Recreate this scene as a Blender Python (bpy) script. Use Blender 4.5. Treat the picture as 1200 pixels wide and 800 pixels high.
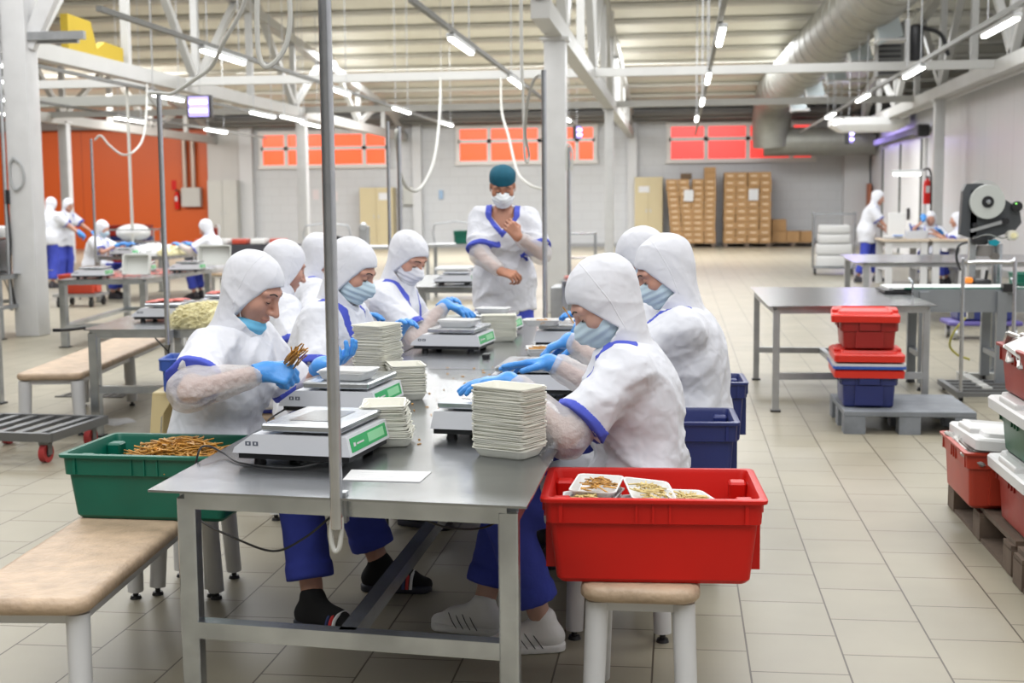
import bpy, bmesh, math, random
import numpy as np
from mathutils import Vector, Matrix
for o in list(bpy.data.objects): bpy.data.objects.remove(o)
SC = bpy.context.scene
COL = SC.collection
PI = math.pi
def R(a): return a*PI/180

# ---------------------------------------------------------------- camera, world, exposure
def make_camera():
    pitch, roll, yaw = .1052, -.0089, .1293
    cp, sp, cr, sr = math.cos(pitch), math.sin(pitch), math.cos(roll), math.sin(roll)
    w = Vector((0, cp, -sp)); u0 = Vector((0, sp, cp)); r0 = Vector((1, 0, 0))
    r = cr*r0+sr*u0; u = -sr*r0+cr*u0
    Z = Matrix.Rotation(yaw, 3, 'Z')
    r, u, w = Z @ r, Z @ u, Z @ w
    m = Matrix(((r.x, u.x, -w.x, 0), (r.y, u.y, -w.y, 0), (r.z, u.z, -w.z, 1.45), (0, 0, 0, 1)))
    cd = bpy.data.cameras.new('camera'); c = bpy.data.objects.new('camera', cd); COL.objects.link(c)
    c.matrix_world = m
    cd.sensor_width = 36; cd.lens = 1523/1200*36
    cd.clip_start = .05; cd.clip_end = 200
    cd.dof.use_dof = True; cd.dof.focus_distance = 4.15; cd.dof.aperture_fstop = 4.2
    SC.camera = c
make_camera()
wd = bpy.data.worlds.new('world'); SC.world = wd; wd.use_nodes = True
wd.node_tree.nodes['Background'].inputs[0].default_value = (.93, .96, 1, 1)
wd.node_tree.nodes['Background'].inputs[1].default_value = .6
SC.view_settings.view_transform = 'Standard'; SC.view_settings.look = 'None'
SC.view_settings.gamma = 1; SC.view_settings.use_curve_mapping = False
SC.view_settings.exposure = 0.72
LAMP = 7.0          # emission of the tube lamps
def area_light(name, loc, rot, sx, sy, power, col=(1, 1, 1)):
    l = bpy.data.lights.new(name, 'AREA'); l.shape = 'RECTANGLE'; l.size = sx; l.size_y = sy; l.energy = power; l.color = col
    o = bpy.data.objects.new(name, l); COL.objects.link(o); o.location = loc; o.rotation_euler = rot
    return o
# added area fills below the roof, with no fixtures of their own
area_light('fill_light', (-1.0, .8, 6.2), (R(14), 0, 0), 11.0, 5.0, 400, (.97, .98, 1))
area_light('fill_light', (-6.5, 9.5, 6.8), (0, 0, 0), 9.0, 6.0, 400, (.97, .98, 1))
area_light('fill_light', (3.0, 9.5, 6.8), (0, 0, 0), 5.0, 6.0, 330, (.97, .98, 1))
area_light('fill_light', (-6.5, 20, 7.2), (0, 0, 0), 22.0, 6.0, 1700, (.95, .97, 1))
area_light('fill_light', (-4, 35, 5.35), (0, 0, 0), 18.0, 5.0, 1900, (.95, .97, 1))
area_light('fill_light', (-19.5, 36, 5.0), (R(30), 0, 0), 10.0, 3.0, 520, (1, .98, .95))

# ---------------------------------------------------------------- materials
MATS = {}
def mat(name, col, rough=.5, metal=0, spec=.5, noise=0, nscale=8, bump=0, bscale=40, emit=0, alpha=1, trans=0, stretch=None, sss=0, bdist=.01):
    if name in MATS: return MATS[name]
    m = bpy.data.materials.new(name); m.use_nodes = True
    nt = m.node_tree; b = nt.nodes['Principled BSDF']
    c = (*col, 1)
    b.inputs['Base Color'].default_value = c
    b.inputs['Roughness'].default_value = rough; b.inputs['Metallic'].default_value = metal
    b.inputs['Specular IOR Level'].default_value = spec
    if emit:
        b.inputs['Emission Color'].default_value = c; b.inputs['Emission Strength'].default_value = emit
    if alpha < 1: b.inputs['Alpha'].default_value = alpha
    if trans: b.inputs['Transmission Weight'].default_value = trans
    if sss:
        b.inputs['Subsurface Weight'].default_value = sss; b.inputs['Subsurface Radius'].default_value = (.01, .004, .002)
    if noise or bump:
        tc = nt.nodes.new('ShaderNodeTexCoord'); mp = nt.nodes.new('ShaderNodeMapping')
        nt.links.new(tc.outputs['Object'], mp.inputs[0])
        if stretch: mp.inputs['Scale'].default_value = stretch
    if noise:
        n = nt.nodes.new('ShaderNodeTexNoise'); n.inputs['Scale'].default_value = nscale; n.inputs['Detail'].default_value = 4
        nt.links.new(mp.outputs[0], n.inputs['Vector'])
        r = nt.nodes.new('ShaderNodeMapRange'); r.inputs[1].default_value = .3; r.inputs[2].default_value = .7
        r.inputs[3].default_value = 1-noise; r.inputs[4].default_value = 1+noise*.6
        nt.links.new(n.outputs[0], r.inputs[0])
        mx = nt.nodes.new('ShaderNodeVectorMath'); mx.operation = 'SCALE'; mx.inputs[0].default_value = col
        nt.links.new(r.outputs[0], mx.inputs['Scale']); nt.links.new(mx.outputs[0], b.inputs['Base Color'])
    if bump:
        n = nt.nodes.new('ShaderNodeTexNoise'); n.inputs['Scale'].default_value = bscale; n.inputs['Detail'].default_value = 3
        nt.links.new(mp.outputs[0], n.inputs['Vector'])
        bp = nt.nodes.new('ShaderNodeBump'); bp.inputs['Strength'].default_value = bump; bp.inputs['Distance'].default_value = bdist
        nt.links.new(n.outputs[0], bp.inputs['Height']); nt.links.new(bp.outputs[0], b.inputs['Normal'])
    MATS[name] = m; return m
def tile_material():
    m = bpy.data.materials.new('floor_tiles'); m.use_nodes = True; nt = m.node_tree; b = nt.nodes['Principled BSDF']
    tc = nt.nodes.new('ShaderNodeTexCoord'); mp = nt.nodes.new('ShaderNodeMapping')
    nt.links.new(tc.outputs['Object'], mp.inputs[0])
    # bricks run along y: rotate so rows of the brick texture are the columns of tiles
    mp.inputs['Rotation'].default_value = (0, 0, R(90)); mp.inputs['Location'].default_value = TILE_OFF
    t = nt.nodes.new('ShaderNodeTexBrick'); nt.links.new(mp.outputs[0], t.inputs['Vector'])
    t.offset = .5; t.inputs['Scale'].default_value = 1; t.inputs['Brick Width'].default_value = TILE_V; t.inputs['Row Height'].default_value = TILE_U
    t.inputs['Mortar Size'].default_value = .0032; t.inputs['Mortar Smooth'].default_value = .15
    t.inputs['Color1'].default_value = (.312, .284, .214, 1); t.inputs['Color2'].default_value = (.290, .264, .198, 1); t.inputs['Mortar'].default_value = (.075, .058, .038, 1)
    n = nt.nodes.new('ShaderNodeTexNoise'); n.inputs['Scale'].default_value = 1.7; n.inputs['Detail'].default_value = 5
    nt.links.new(tc.outputs['Object'], n.inputs['Vector'])
    r = nt.nodes.new('ShaderNodeMapRange'); r.inputs[1].default_value = .3; r.inputs[2].default_value = .7; r.inputs[3].default_value = .88; r.inputs[4].default_value = 1.07
    nt.links.new(n.outputs[0], r.inputs[0])
    mx = nt.nodes.new('ShaderNodeVectorMath'); mx.operation = 'SCALE'
    nt.links.new(t.outputs['Color'], mx.inputs[0]); nt.links.new(r.outputs[0], mx.inputs['Scale']); nt.links.new(mx.outputs[0], b.inputs['Base Color'])
    b.inputs['Roughness'].default_value = .38; b.inputs['Specular IOR Level'].default_value = .4
    bp = nt.nodes.new('ShaderNodeBump'); bp.inputs['Strength'].default_value = .35; bp.inputs['Distance'].default_value = .004; bp.invert = True
    nt.links.new(t.outputs['Fac'], bp.inputs['Height']); nt.links.new(bp.outputs[0], b.inputs['Normal'])
    return m
TILE_U, TILE_V, TILE_OFF = .3027, .3637, (.1528, -.2214, 0)
def wall_brick(name, c1, c2, mort, w, h, rx=90, rz=0):
    m = bpy.data.materials.new(name); m.use_nodes = True; nt = m.node_tree; b = nt.nodes['Principled BSDF']
    tc = nt.nodes.new('ShaderNodeTexCoord'); mp = nt.nodes.new('ShaderNodeMapping'); nt.links.new(tc.outputs['Object'], mp.inputs[0])
    mp.inputs['Rotation'].default_value = (R(rx), 0, R(rz))
    t = nt.nodes.new('ShaderNodeTexBrick'); nt.links.new(mp.outputs[0], t.inputs['Vector']); t.inputs['Scale'].default_value = 1
    t.inputs['Brick Width'].default_value = w; t.inputs['Row Height'].default_value = h; t.inputs['Mortar Size'].default_value = .012
    t.inputs['Color1'].default_value = (*c1, 1); t.inputs['Color2'].default_value = (*c2, 1); t.inputs['Mortar'].default_value = (*mort, 1)
    nt.links.new(t.outputs['Color'], b.inputs['Base Color']); b.inputs['Roughness'].default_value = .6
    return m
def panel_material(name, col, dark, period, axis, rough=.5):
    # sheet panels with joints every <period> along one axis
    m = bpy.data.materials.new(name); m.use_nodes = True; nt = m.node_tree; b = nt.nodes['Principled BSDF']
    tc = nt.nodes.new('ShaderNodeTexCoord'); sp = nt.nodes.new('ShaderNodeSeparateXYZ'); nt.links.new(tc.outputs['Object'], sp.inputs[0])
    d = nt.nodes.new('ShaderNodeMath'); d.operation = 'MODULO'; d.inputs[1].default_value = period
    a = nt.nodes.new('ShaderNodeMath'); a.operation = 'ADD'; a.inputs[1].default_value = 100*period
    nt.links.new(sp.outputs[axis], a.inputs[0]); nt.links.new(a.outputs[0], d.inputs[0])
    c = nt.nodes.new('ShaderNodeMath'); c.operation = 'LESS_THAN'; c.inputs[1].default_value = .03; nt.links.new(d.outputs[0], c.inputs[0])
    mx = nt.nodes.new('ShaderNodeMix'); mx.data_type = 'RGBA'; nt.links.new(c.outputs[0], mx.inputs[0])
    mx.inputs[6].default_value = (*col, 1); mx.inputs[7].default_value = (*dark, 1)
    nt.links.new(mx.outputs[2], b.inputs['Base Color']); b.inputs['Roughness'].default_value = rough
    return m
STEEL = mat('brushed_steel', (.50, .525, .55), .27, .92, noise=.26, nscale=6, bump=.05, bscale=60)
STEELTOP = mat('table_sheet_steel', (.33, .34, .35), .22, .95, noise=.14, nscale=3, bump=.06, bscale=9, bdist=.02)
DULLSTEEL = mat('dull_steel', (.47, .48, .49), .42, .85, noise=.12, nscale=10)
POLE = mat('pole_steel', (.55, .56, .58), .25, .95, noise=.08, nscale=20)
WHITEPAINT = mat('white_painted_steel', (.60, .60, .60), .4, noise=.05, nscale=5)
TRUSSPAINT = mat('truss_paint', (.42, .415, .395), .45, noise=.05, nscale=2)
BLACK = mat('black_plastic', (.012, .012, .014), .4)
RUBBER = mat('black_cable', (.01, .01, .011), .5)
WHITECABLE = mat('white_cable', (.46, .455, .42), .5)
RED = mat('red_plastic', (.54, .009, .005), .38, spec=.3, noise=.08, nscale=3, bump=.05, bscale=30)
DARKRED = mat('worn_red_plastic', (.27, .02, .012), .42, spec=.3, noise=.14, nscale=6, bump=.05, bscale=30)
ORANGERED = mat('orange_red_plastic', (.50, .05, .02), .4, noise=.1, nscale=5)
GREEN = mat('green_plastic', (.0, .115, .072), .38, noise=.12, nscale=5, bump=.05, bscale=30)
NAVY = mat('navy_plastic', (.018, .028, .135), .36, noise=.1, nscale=5)
BLUEP = mat('blue_plastic', (.03, .085, .36), .38)
LEATHER = mat('beige_leatherette', (.47, .345, .235), .48, noise=.2, nscale=14, bump=.5, bscale=42, bdist=.01)
FOAM = mat('white_foam', (.68, .67, .59), .55, noise=.03, nscale=20)
FOAMW = mat('bright_foam', (.70, .70, .69), .5)
PAPER = mat('paper', (.56, .56, .56), .6)
SCALEW = mat('scale_white_plastic', (.62, .63, .66), .3)
LABELG = mat('green_display_panel', (.02, .36, .10), .25)
FOOD = mat('dried_fish_strips', (.52, .26, .045), .5, noise=.5, nscale=30)
FOODP = mat('pale_shreds', (.62, .48, .19), .5, noise=.25, nscale=30)
NOODLE = mat('cream_shreds', (.74, .68, .40), .5, noise=.14, nscale=25)
def cloth(name, col, s1, a1, s2, a2, rough=.8):
    # woven cloth with creases: ridged folds and a finer crumple
    m = bpy.data.materials.new(name); m.use_nodes = True; nt = m.node_tree; b = nt.nodes['Principled BSDF']
    b.inputs['Base Color'].default_value = (*col, 1); b.inputs['Roughness'].default_value = rough; b.inputs['Specular IOR Level'].default_value = .2
    b.inputs['Sheen Weight'].default_value = .08
    tc = nt.nodes.new('ShaderNodeTexCoord'); prev = None
    for sc, am, typ in ((s1, a1, 'RIDGED_MULTIFRACTAL'), (s2, a2, 'FBM')):
        n = nt.nodes.new('ShaderNodeTexNoise'); n.noise_type = typ; n.inputs['Scale'].default_value = sc; n.inputs['Detail'].default_value = 1.2
        n.inputs['Distortion'].default_value = .35; nt.links.new(tc.outputs['Object'], n.inputs['Vector'])
        bp = nt.nodes.new('ShaderNodeBump'); bp.inputs['Strength'].default_value = 1; bp.inputs['Distance'].default_value = am
        nt.links.new(n.outputs[0], bp.inputs['Height'])
        if prev: nt.links.new(prev.outputs[0], bp.inputs['Normal'])
        prev = bp
    nt.links.new(prev.outputs[0], b.inputs['Normal']); MATS[name] = m; return m
CLOTH = cloth('white_cotton', (.665, .675, .72), 6.5, .032, 19, .010)
HOODM = cloth('white_jersey', (.67, .675, .715), 7, .013, 22, .005)
BLUETRIM = mat('blue_trim', (.075, .10, .50), .75, spec=.2)
TROUSER = mat('blue_trousers', (.055, .075, .42), .8, spec=.2, noise=.12, nscale=7, bump=.3, bscale=16, bdist=.02)
GLOVE = mat('blue_nitrile', (.06, .28, .70), .42, noise=.07, nscale=18, bump=.5, bscale=48, bdist=.006)
MASKB = mat('blue_mask', (.16, .48, .72), .7, spec=.2)
MASKW = mat('pale_mask', (.50, .62, .69), .7, spec=.2)
MASKWW = mat('white_mask', (.76, .80, .82), .7, spec=.2)
SKIN = mat('skin', (.52, .275, .20), .48, noise=.12, nscale=14, sss=.12, bump=.1, bscale=60, bdist=.003)
SKINP = mat('pale_skin', (.54, .32, .25), .48, noise=.08, nscale=14, sss=.12)
SKINT = mat('tan_skin', (.42, .19, .115), .48, noise=.12, nscale=16, sss=.1)
DARKHAIR = mat('dark_hair', (.018, .012, .009), .6)
LIPM = mat('lip', (.50, .17, .15), .45)
TEAL = mat('teal_cap', (.0, .08, .13), .85, noise=.1, nscale=30)
SOCK = mat('black_sock', (.008, .008, .009), .9)
SHOEW = mat('white_shoe', (.80, .80, .79), .55)
CARD = mat('cardboard', (.36, .205, .085), .75, noise=.08, nscale=4)
CARDD = mat('dark_cardboard', (.11, .07, .04), .8)
CABB = mat('beige_cabinet', (.50, .42, .25), .5, noise=.03, nscale=2)
CABG = mat('grey_cabinet', (.45, .45, .42), .5, noise=.03, nscale=2)
GALV = mat('galvanised_duct', (.30, .30, .27), .5, .5, noise=.12, nscale=3)
TUBE = mat('lamp_tube', (1, .99, .95), .5, emit=LAMP)
FIXT = mat('lamp_housing', (.55, .56, .56), .5)
PURPLE = mat('ultraviolet_tube', (.42, .36, 1), .5, emit=5)
LILAC = mat('lilac_glow_panel', (.40, .34, .75), .5, emit=.35)
GREYP = mat('grey_plastic', (.19, .205, .225), .55, noise=.2, nscale=9, bump=.1, bscale=40)
WOODD = mat('dark_wood', (.12, .085, .06), .75, noise=.25, nscale=12)
FILM = mat('clear_film', (.93, .93, .93), .12, alpha=.55)
SLEEVE = mat('translucent_sleeve', (.74, .71, .70), .5, alpha=.5, bump=.9, bscale=34, bdist=.014)

# ---------------------------------------------------------------- mesh helpers
class MB:
    def __init__(s): s.v = []; s.f = []
    def add(s, vs, fs):
        k = len(s.v); s.v += [tuple(p) for p in vs]; s.f += [tuple(i+k for i in q) for q in fs]; return s
    def box(s, c, d, bev=0, rz=0, M=None, seg=2):
        if bev > 0:
            bm = bmesh.new(); bmesh.ops.create_cube(bm, size=1)
            for v in bm.verts: v.co = Vector((v.co.x*d[0], v.co.y*d[1], v.co.z*d[2]))
            bmesh.ops.bevel(bm, geom=bm.edges[:], offset=min(bev, min(d)*.49), segments=seg, profile=.5, affect='EDGES')
            bm.verts.index_update()
            vs = [v.co.copy() for v in bm.verts]; fs = [tuple(v.index for v in f.verts) for f in bm.faces]; bm.free()
        else:
            x, y, z = d[0]/2, d[1]/2, d[2]/2
            vs = [Vector(p) for p in ((-x, -y, -z), (x, -y, -z), (x, y, -z), (-x, y, -z), (-x, -y, z), (x, -y, z), (x, y, z), (-x, y, z))]
            fs = [(0, 3, 2, 1), (4, 5, 6, 7), (0, 1, 5, 4), (1, 2, 6, 5), (2, 3, 7, 6), (3, 0, 4, 7)]
        if M is None: M = Matrix.Rotation(rz, 3, 'Z')
        c = Vector(c)
        return s.add([M @ v+c for v in vs], fs)
    def cyl(s, a, b, r0, r1=None, n=14, caps=True):
        r1 = r0 if r1 is None else r1
        a, b = Vector(a), Vector(b); w = (b-a).normalized()
        u = w.cross(Vector((0, 0, 1)) if abs(w.z) < .9 else Vector((1, 0, 0))).normalized(); v = w.cross(u)
        vs = []
        for p, r in ((a, r0), (b, r1)):
            for i in range(n):
                t = 2*PI*i/n; vs.append(p+(u*math.cos(t)+v*math.sin(t))*r)
        fs = [(i, (i+1) % n, n+(i+1) % n, n+i) for i in range(n)]
        if caps: fs += [tuple(range(n-1, -1, -1)), tuple(range(n, 2*n))]
        return s.add(vs, fs)
    def bar(s, a, b, w, h=None, up=(0, 0, 1)):
        h = w if h is None else h
        a, b = Vector(a), Vector(b); d = (b-a).normalized(); up = Vector(up)
        if abs(d.dot(up)) > .99: up = Vector((0, 1, 0))
        sd = d.cross(up).normalized(); u = sd.cross(d)
        vs = [p+sd*x*w/2+u*y*h/2 for p in (a, b) for x, y in ((-1, -1), (1, -1), (1, 1), (-1, 1))]
        return s.add(vs, [(3, 2, 1, 0), (4, 5, 6, 7), (0, 1, 5, 4), (1, 2, 6, 5), (2, 3, 7, 6), (3, 0, 4, 7)])
    def tube(s, pts, r, n=8, sub=6, smooth=True):
        P = [Vector(p) for p in pts]
        if smooth and len(P) > 2:
            Q = []
            for i in range(len(P)-1):
                p0 = P[i-1] if i else P[0]*2-P[1]; p1, p2 = P[i], P[i+1]; p3 = P[i+2] if i+2 < len(P) else P[-1]*2-P[-2]
                for k in range(sub):
                    t = k/sub
                    Q.append(.5*((2*p1)+(p2-p0)*t+(2*p0-5*p1+4*p2-p3)*t*t+(3*p1-p0-3*p2+p3)*t**3))
            Q.append(P[-1]); P = Q
        vs, fs = [], []; u = None
        for i, p in enumerate(P):
            d = (P[min(i+1, len(P)-1)]-P[max(i-1, 0)]).normalized()
            if u is None: u = d.cross(Vector((.13, .31, .94))).normalized()
            u = (u-d*u.dot(d)).normalized(); w = d.cross(u)
            rr = r[min(len(r)-1, int(i*len(r)/len(P)))] if isinstance(r, (list, tuple)) else r
            for k in range(n):
                t = 2*PI*k/n; vs.append(p+(u*math.cos(t)+w*math.sin(t))*rr)
            if i:
                for k in range(n): fs.append(((i-1)*n+k, (i-1)*n+(k+1) % n, i*n+(k+1) % n, i*n+k))
        fs += [tuple(range(n-1, -1, -1)), tuple(range(len(vs)-n, len(vs)))]
        return s.add(vs, fs)
    def loft(s, rings, close=True, cap0=True, cap1=True):
        n = len(rings[0]); vs = [p for r in rings for p in r]; fs = []
        for i in range(len(rings)-1):
            for k in range(n if close else n-1):
                fs.append((i*n+k, i*n+(k+1) % n, (i+1)*n+(k+1) % n, (i+1)*n+k))
        if cap0: fs.append(tuple(range(n-1, -1, -1)))
        if cap1: fs.append(tuple(range(len(vs)-n, len(vs))))
        return s.add(vs, fs)
    def lathe(s, prof, c=(0, 0, 0), n=24, axis='z'):
        rings = []
        for r, h in prof:
            ring = []
            for i in range(n):
                t = 2*PI*i/n; a, b = r*math.cos(t), r*math.sin(t)
                p = {'z': (a, b, h), 'y': (a, h, -b), 'x': (h, a, b)}[axis]
                ring.append((p[0]+c[0], p[1]+c[1], p[2]+c[2]))
            rings.append(ring)
        return s.loft(rings)
    def prism(s, poly, a, b, axis='z'):
        def P(x, y, h): return {'z': (x, y, h), 'y': (x, h, y), 'x': (h, x, y)}[axis]
        return s.loft([[P(x, y, a) for x, y in poly], [P(x, y, b) for x, y in poly]])
    def build(s, name, m, parent=None, smooth=None, loc=None, rz=0):
        me = bpy.data.meshes.new(name); me.from_pydata([tuple(p) for p in s.v], [], s.f)
        bm = bmesh.new(); bm.from_mesh(me); bmesh.ops.recalc_face_normals(bm, faces=bm.faces[:]); bm.to_mesh(me); bm.free()
        me.materials.append(m)
        if smooth:
            me.polygons.foreach_set('use_smooth', [True]*len(me.polygons)); me.set_sharp_from_angle(angle=R(smooth if smooth is not True else 40))
        o = bpy.data.objects.new(name, me); COL.objects.link(o)
        if parent: o.parent = parent
        if loc is not None: o.location = loc
        if rz: o.rotation_euler = (0, 0, rz)
        return o
def tag(o, label, cat, group=None, kind=None):
    o['label'] = label; o['category'] = cat
    if group: o['group'] = group
    if kind: o['kind'] = kind
    return o
def thing(name, label, cat, loc=(0, 0, 0), rz=0, group=None):
    o = bpy.data.objects.new(name, None); COL.objects.link(o); o.empty_display_size = .1
    o.location = loc; o.rotation_euler = (0, 0, rz)
    return tag(o, label, cat, group)
def dup(o, loc=None, rz=None, label=None, group=None, parent=None):
    c = o.copy(); COL.objects.link(c)
    if parent is not None: c.parent = parent
    if loc is not None: c.location = loc
    if rz is not None: c.rotation_euler = (0, 0, rz)
    if label: c['label'] = label
    if group: c['group'] = group
    for ch in list(o.children): dup(ch, parent=c)
    return c
def struct(o): o['kind'] = 'structure'; return o
def rrect(w, d, r, n=4, cx=0, cy=0):
    out = []
    for qx, qy, a0 in ((1, 1, 0), (-1, 1, 90), (-1, -1, 180), (1, -1, 270)):
        for i in range(n+1):
            t = R(a0+90*i/n); out.append((cx+qx*(w/2-r)+r*math.cos(t), cy+qy*(d/2-r)+r*math.sin(t)))
    return out
def ring(w, d, r, z, n=4, cx=0, cy=0): return [(x, y, z) for x, y in rrect(w, d, r, n, cx, cy)]
# a point of the photograph at a known depth y, or on a level plane z
_cam = SC.camera.matrix_world.copy()
def _ray(px, py): return _cam.to_3x3() @ Vector(((px-600)/1523, -(py-400)/1523, -1))
def at(px, py, Y):
    d = _ray(px, py); return _cam.translation+d*(Y-_cam.translation.y)/d.y
def on(px, py, h=0):
    d = _ray(px, py); return _cam.translation+d*(h-_cam.translation.z)/d.z
# ================================================================ THE SETTING
XL, XR, YB = -26.0, 6.1, 44.0
def slab(name, lo, hi, m):
    mb = MB(); mb.box([(a+b)/2 for a, b in zip(lo, hi)], [b-a for a, b in zip(lo, hi)]); return struct(mb.build(name, m))
fl = slab('floor', (-30, -4, -.1), (14, YB+.3, 0), tile_material())
WALLW = wall_brick('white_block_wall', (.52, .525, .53), (.51, .515, .52), (.47, .47, .475), .6, .3)
slab('wall_back', (-16.2, YB, 0), (13, YB+.3, 6.5), WALLW)
ORANGE = panel_material('orange_panels', (.52, .085, .006), (.33, .05, .004), 3.0, 0, .45)
slab('wall_back_left', (XL-.3, YB, 0), (-16.2, YB+.3, 6.5), ORANGE)
slab('wall_left', (XL-.3, 22, 0), (XL, YB, 6.5), ORANGE)
slab('wall_front', (XL-.3, -5.3, 0), (XR+.3, -5, 7.5), mat('pale_grey_wall', (.26, .26, .255), .6))
slab('wall_left_near', (XL-.3, -5, 0), (XL, 22, 7.5), MATS['pale_grey_wall'])
slab('wall_right', (XR, -5, 0), (XR+.15, YB, 3.85), panel_material('white_panels', (.60, .605, .63), (.50, .505, .53), 1.15, 1, .35))
slab('wall_right_outer', (12.5, 22, 0), (12.7, YB, 8), mat('grey_outer_wall', (.5, .49, .46), .7))
# roof: falls towards the back wall
def roof_z(y): return 4.62+(44-y)*.129
slab('ceiling_near', (XL-.3, -5.3, 8.72), (13, 12.5, 8.85), mat('cream_roof_near', (.6, .57, .48), .6))
m = MB(); y0, y1 = 12.5, YB+.3
m.loft([[(-28, y0, roof_z(y0)), (13, y0, roof_z(y0)), (13, y0, roof_z(y0)+.1), (-28, y0, roof_z(y0)+.1)], [(-28, y1, roof_z(y1)), (13, y1, roof_z(y1)), (13, y1, roof_z(y1)+.1), (-28, y1, roof_z(y1)+.1)]])
struct(m.build('ceiling', mat('cream_roof_sheet', (.78, .76, .68), .6, noise=.05, nscale=1)))
PURL = mat('shaded_purlin', (.56, .545, .49), .6)  # grey carries the shade on the purlins against the cream deck
m = MB()
y = 13.0
while y < 43.5:
    m.box((-7.5, y, roof_z(y)-.05), (41, .34, .10)); y += 1.45
struct(m.build('trim_1', PURL))      # the purlins under the roof
m = MB(); m.box((-7.5, 43.75, 4.33), (41, .5, .35))
m.cyl((-16, 43.2, 4.22), (6, 43.2, 4.22), .07); m.cyl((-16, 42.9, 4.3), (6, 42.9, 4.3), .05)
struct(m.build('trim_2', mat('dark_eave', (.16, .155, .145), .6)))
m = MB(); m.box((-5.5, 43.95, .06), (24, .06, .12)); struct(m.build('baseboard_back', mat('grey_base', (.30, .30, .30), .6)))
m = MB(); m.box((XR-.02, 33, .06), (.05, 26, .12)); struct(m.build('baseboard_right', MATS['grey_base']))
# ledge on top of the right wall
m = MB(); m.box((XR-.15, 31.5, 3.86), (.6, 25, .16)); m.box((XR-.42, 31.5, 3.66), (.08, 25, .14)); struct(m.build('trim_3', mat('ledge_grey', (.55, .55, .55), .5)))
# windows in the back wall: frames and orange lit panes
GLOW1 = mat('orange_lit_glass', (1, .10, .03), .25, emit=.62)
GLOW2 = mat('red_lit_glass', (.95, .06, .05), .25, emit=.55)
WFR = mat('window_frame_white', (.66, .63, .60), .5)
def window(i, x0, x1, z0, z1, cols, split, glow):
    t = thing('window_%d' % i, 'x', 'window', ((x0+x1)/2, YB, z0)); del t['label']; del t['category']; struct(t)
    w = x1-x0; h = z1-z0; fb = MB(); zs = h*split
    for a, b in ((-w/2-.1, w/2+.1),):
        for z in (0, h): fb.box((0, -.06, z), (w+.2, .14, .14))
        fb.box((0, -.06, zs), (w, .12, .12))
    for k, c in enumerate(cols):
        X = -w/2+c*w; fb.box((X, -.06, h/2), (.14, .12, h))
    fb.build('window_frame', WFR, t)
    for k in range(len(cols)-1):
        a, b = -w/2+cols[k]*w, -w/2+cols[k+1]*w
        for za, zb in ((0, zs), (zs, h)):
            p = MB(); p.box(((a+b)/2, -.03, (za+zb)/2), (b-a-.1, .02, zb-za-.1)); p.build('pane', glow, t)
window(1, -14.4, -9.95, 2.8, 3.95, (0, .2, .56, .82, 1), .54, GLOW1)
window(2, -7.5, -2.85, 2.85, 4.05, (0, .23, .6, .87, 1), .6, GLOW1)
window(3, -.4, 4.3, 2.82, 4.02, (0, .26, .55, .85, 1), .6, GLOW2)
# wall piers
PIER = mat('pier_white', (.53, .53, .53), .5)
for n, (x, w, d) in enumerate(((-14.9, .45, .3), (-8.9, .3, .25), (-1.6, .3, .25), (5.65, .8, .5))):
    m = MB(); m.box((x, YB-d/2, 2.1), (w, d, 4.2)); struct(m.build('trim_%d' % (n+4), PIER))
m = MB(); m.box((-15.7, YB-.1, 2.2), (1.2, .2, 4.4)); struct(m.build('trim_8', mat('grey_pier', (.46, .45, .43), .6)))

# steel columns: box section with base plate
def column(x, y, h, w, label, parts=None):
    t = thing('steel_column', label, 'column', (x, y, 0))
    m = MB(); m.box((0, 0, h/2), (w, w, h), bev=.012); m.build('shaft', WHITEPAINT, t, smooth=30)
    m = MB(); m.box((0, 0, h-.02), (w*1.35, w*1.35, .04)); m.build('cap_plate', WHITEPAINT, t)
    return t
cl = column(-7.38, 14.05, 5.6, .285, 'thick white column nearest the left edge with cable coil')
m = MB(); m.bar((.1, 0, 3.25), (.65, .1, 4.4), .16, .16); m.build('brace', WHITEPAINT, cl)
m = MB(); m.bar((-.1, 0, 3.25), (-.65, .1, 4.4), .16, .16); m.build('brace', WHITEPAINT, cl)
m = MB(); m.tube([(-.16, -.16, 4.2), (-.16, -.17, 3.0), (-.165, -.165, 1.2), (-.16, -.17, .3)], .022, 6); m.build('conduit', DULLSTEEL, cl, smooth=True)
m = MB(); m.tube([(-.06, -.16, 2.02), (.04, -.16, 1.92), (.05, -.16, 1.74), (-.04, -.165, 1.66), (-.1, -.16, 1.76), (-.1, -.16, 1.94), (-.05, -.16, 2.02)], .013, 6); m.build('cable_coil', mat('grey_cable', (.35, .36, .36), .5), cl, smooth=True)
m = MB(); m.box((-.15, -.16, 1.58), (.05, .05, .16)); m.tube([(-.15, -.17, 1.5), (-.13, -.17, 1.1), (-.15, -.17, .7), (-.11, -.17, .35)], .012, 6); m.build('socket', BLACK, cl)
m = MB(); m.box((-.9, 0, 3.32), (3.2, .06, .07)); m.box((.35, -.06, 3.36), (.9, .08, .09)); m.build('conduit_rail', DULLSTEEL, cl)
column(-1.65, 17.4, 3.62, .28, 'thick white column in the middle behind the standing man')
column(-1.65, 30.5, 3.62, .20, 'slim white column behind the middle column by the beige cabinet')
column(-9.25, 31.4, 3.62, .24, 'slim white column left of the beige double cabinet')
column(-16.0, 32.6, 3.7, .24, 'slim white column before the orange wall')
column(5.55, 29.5, 3.62, .22, 'slim white column against the right wall by the fire extinguisher')

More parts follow.
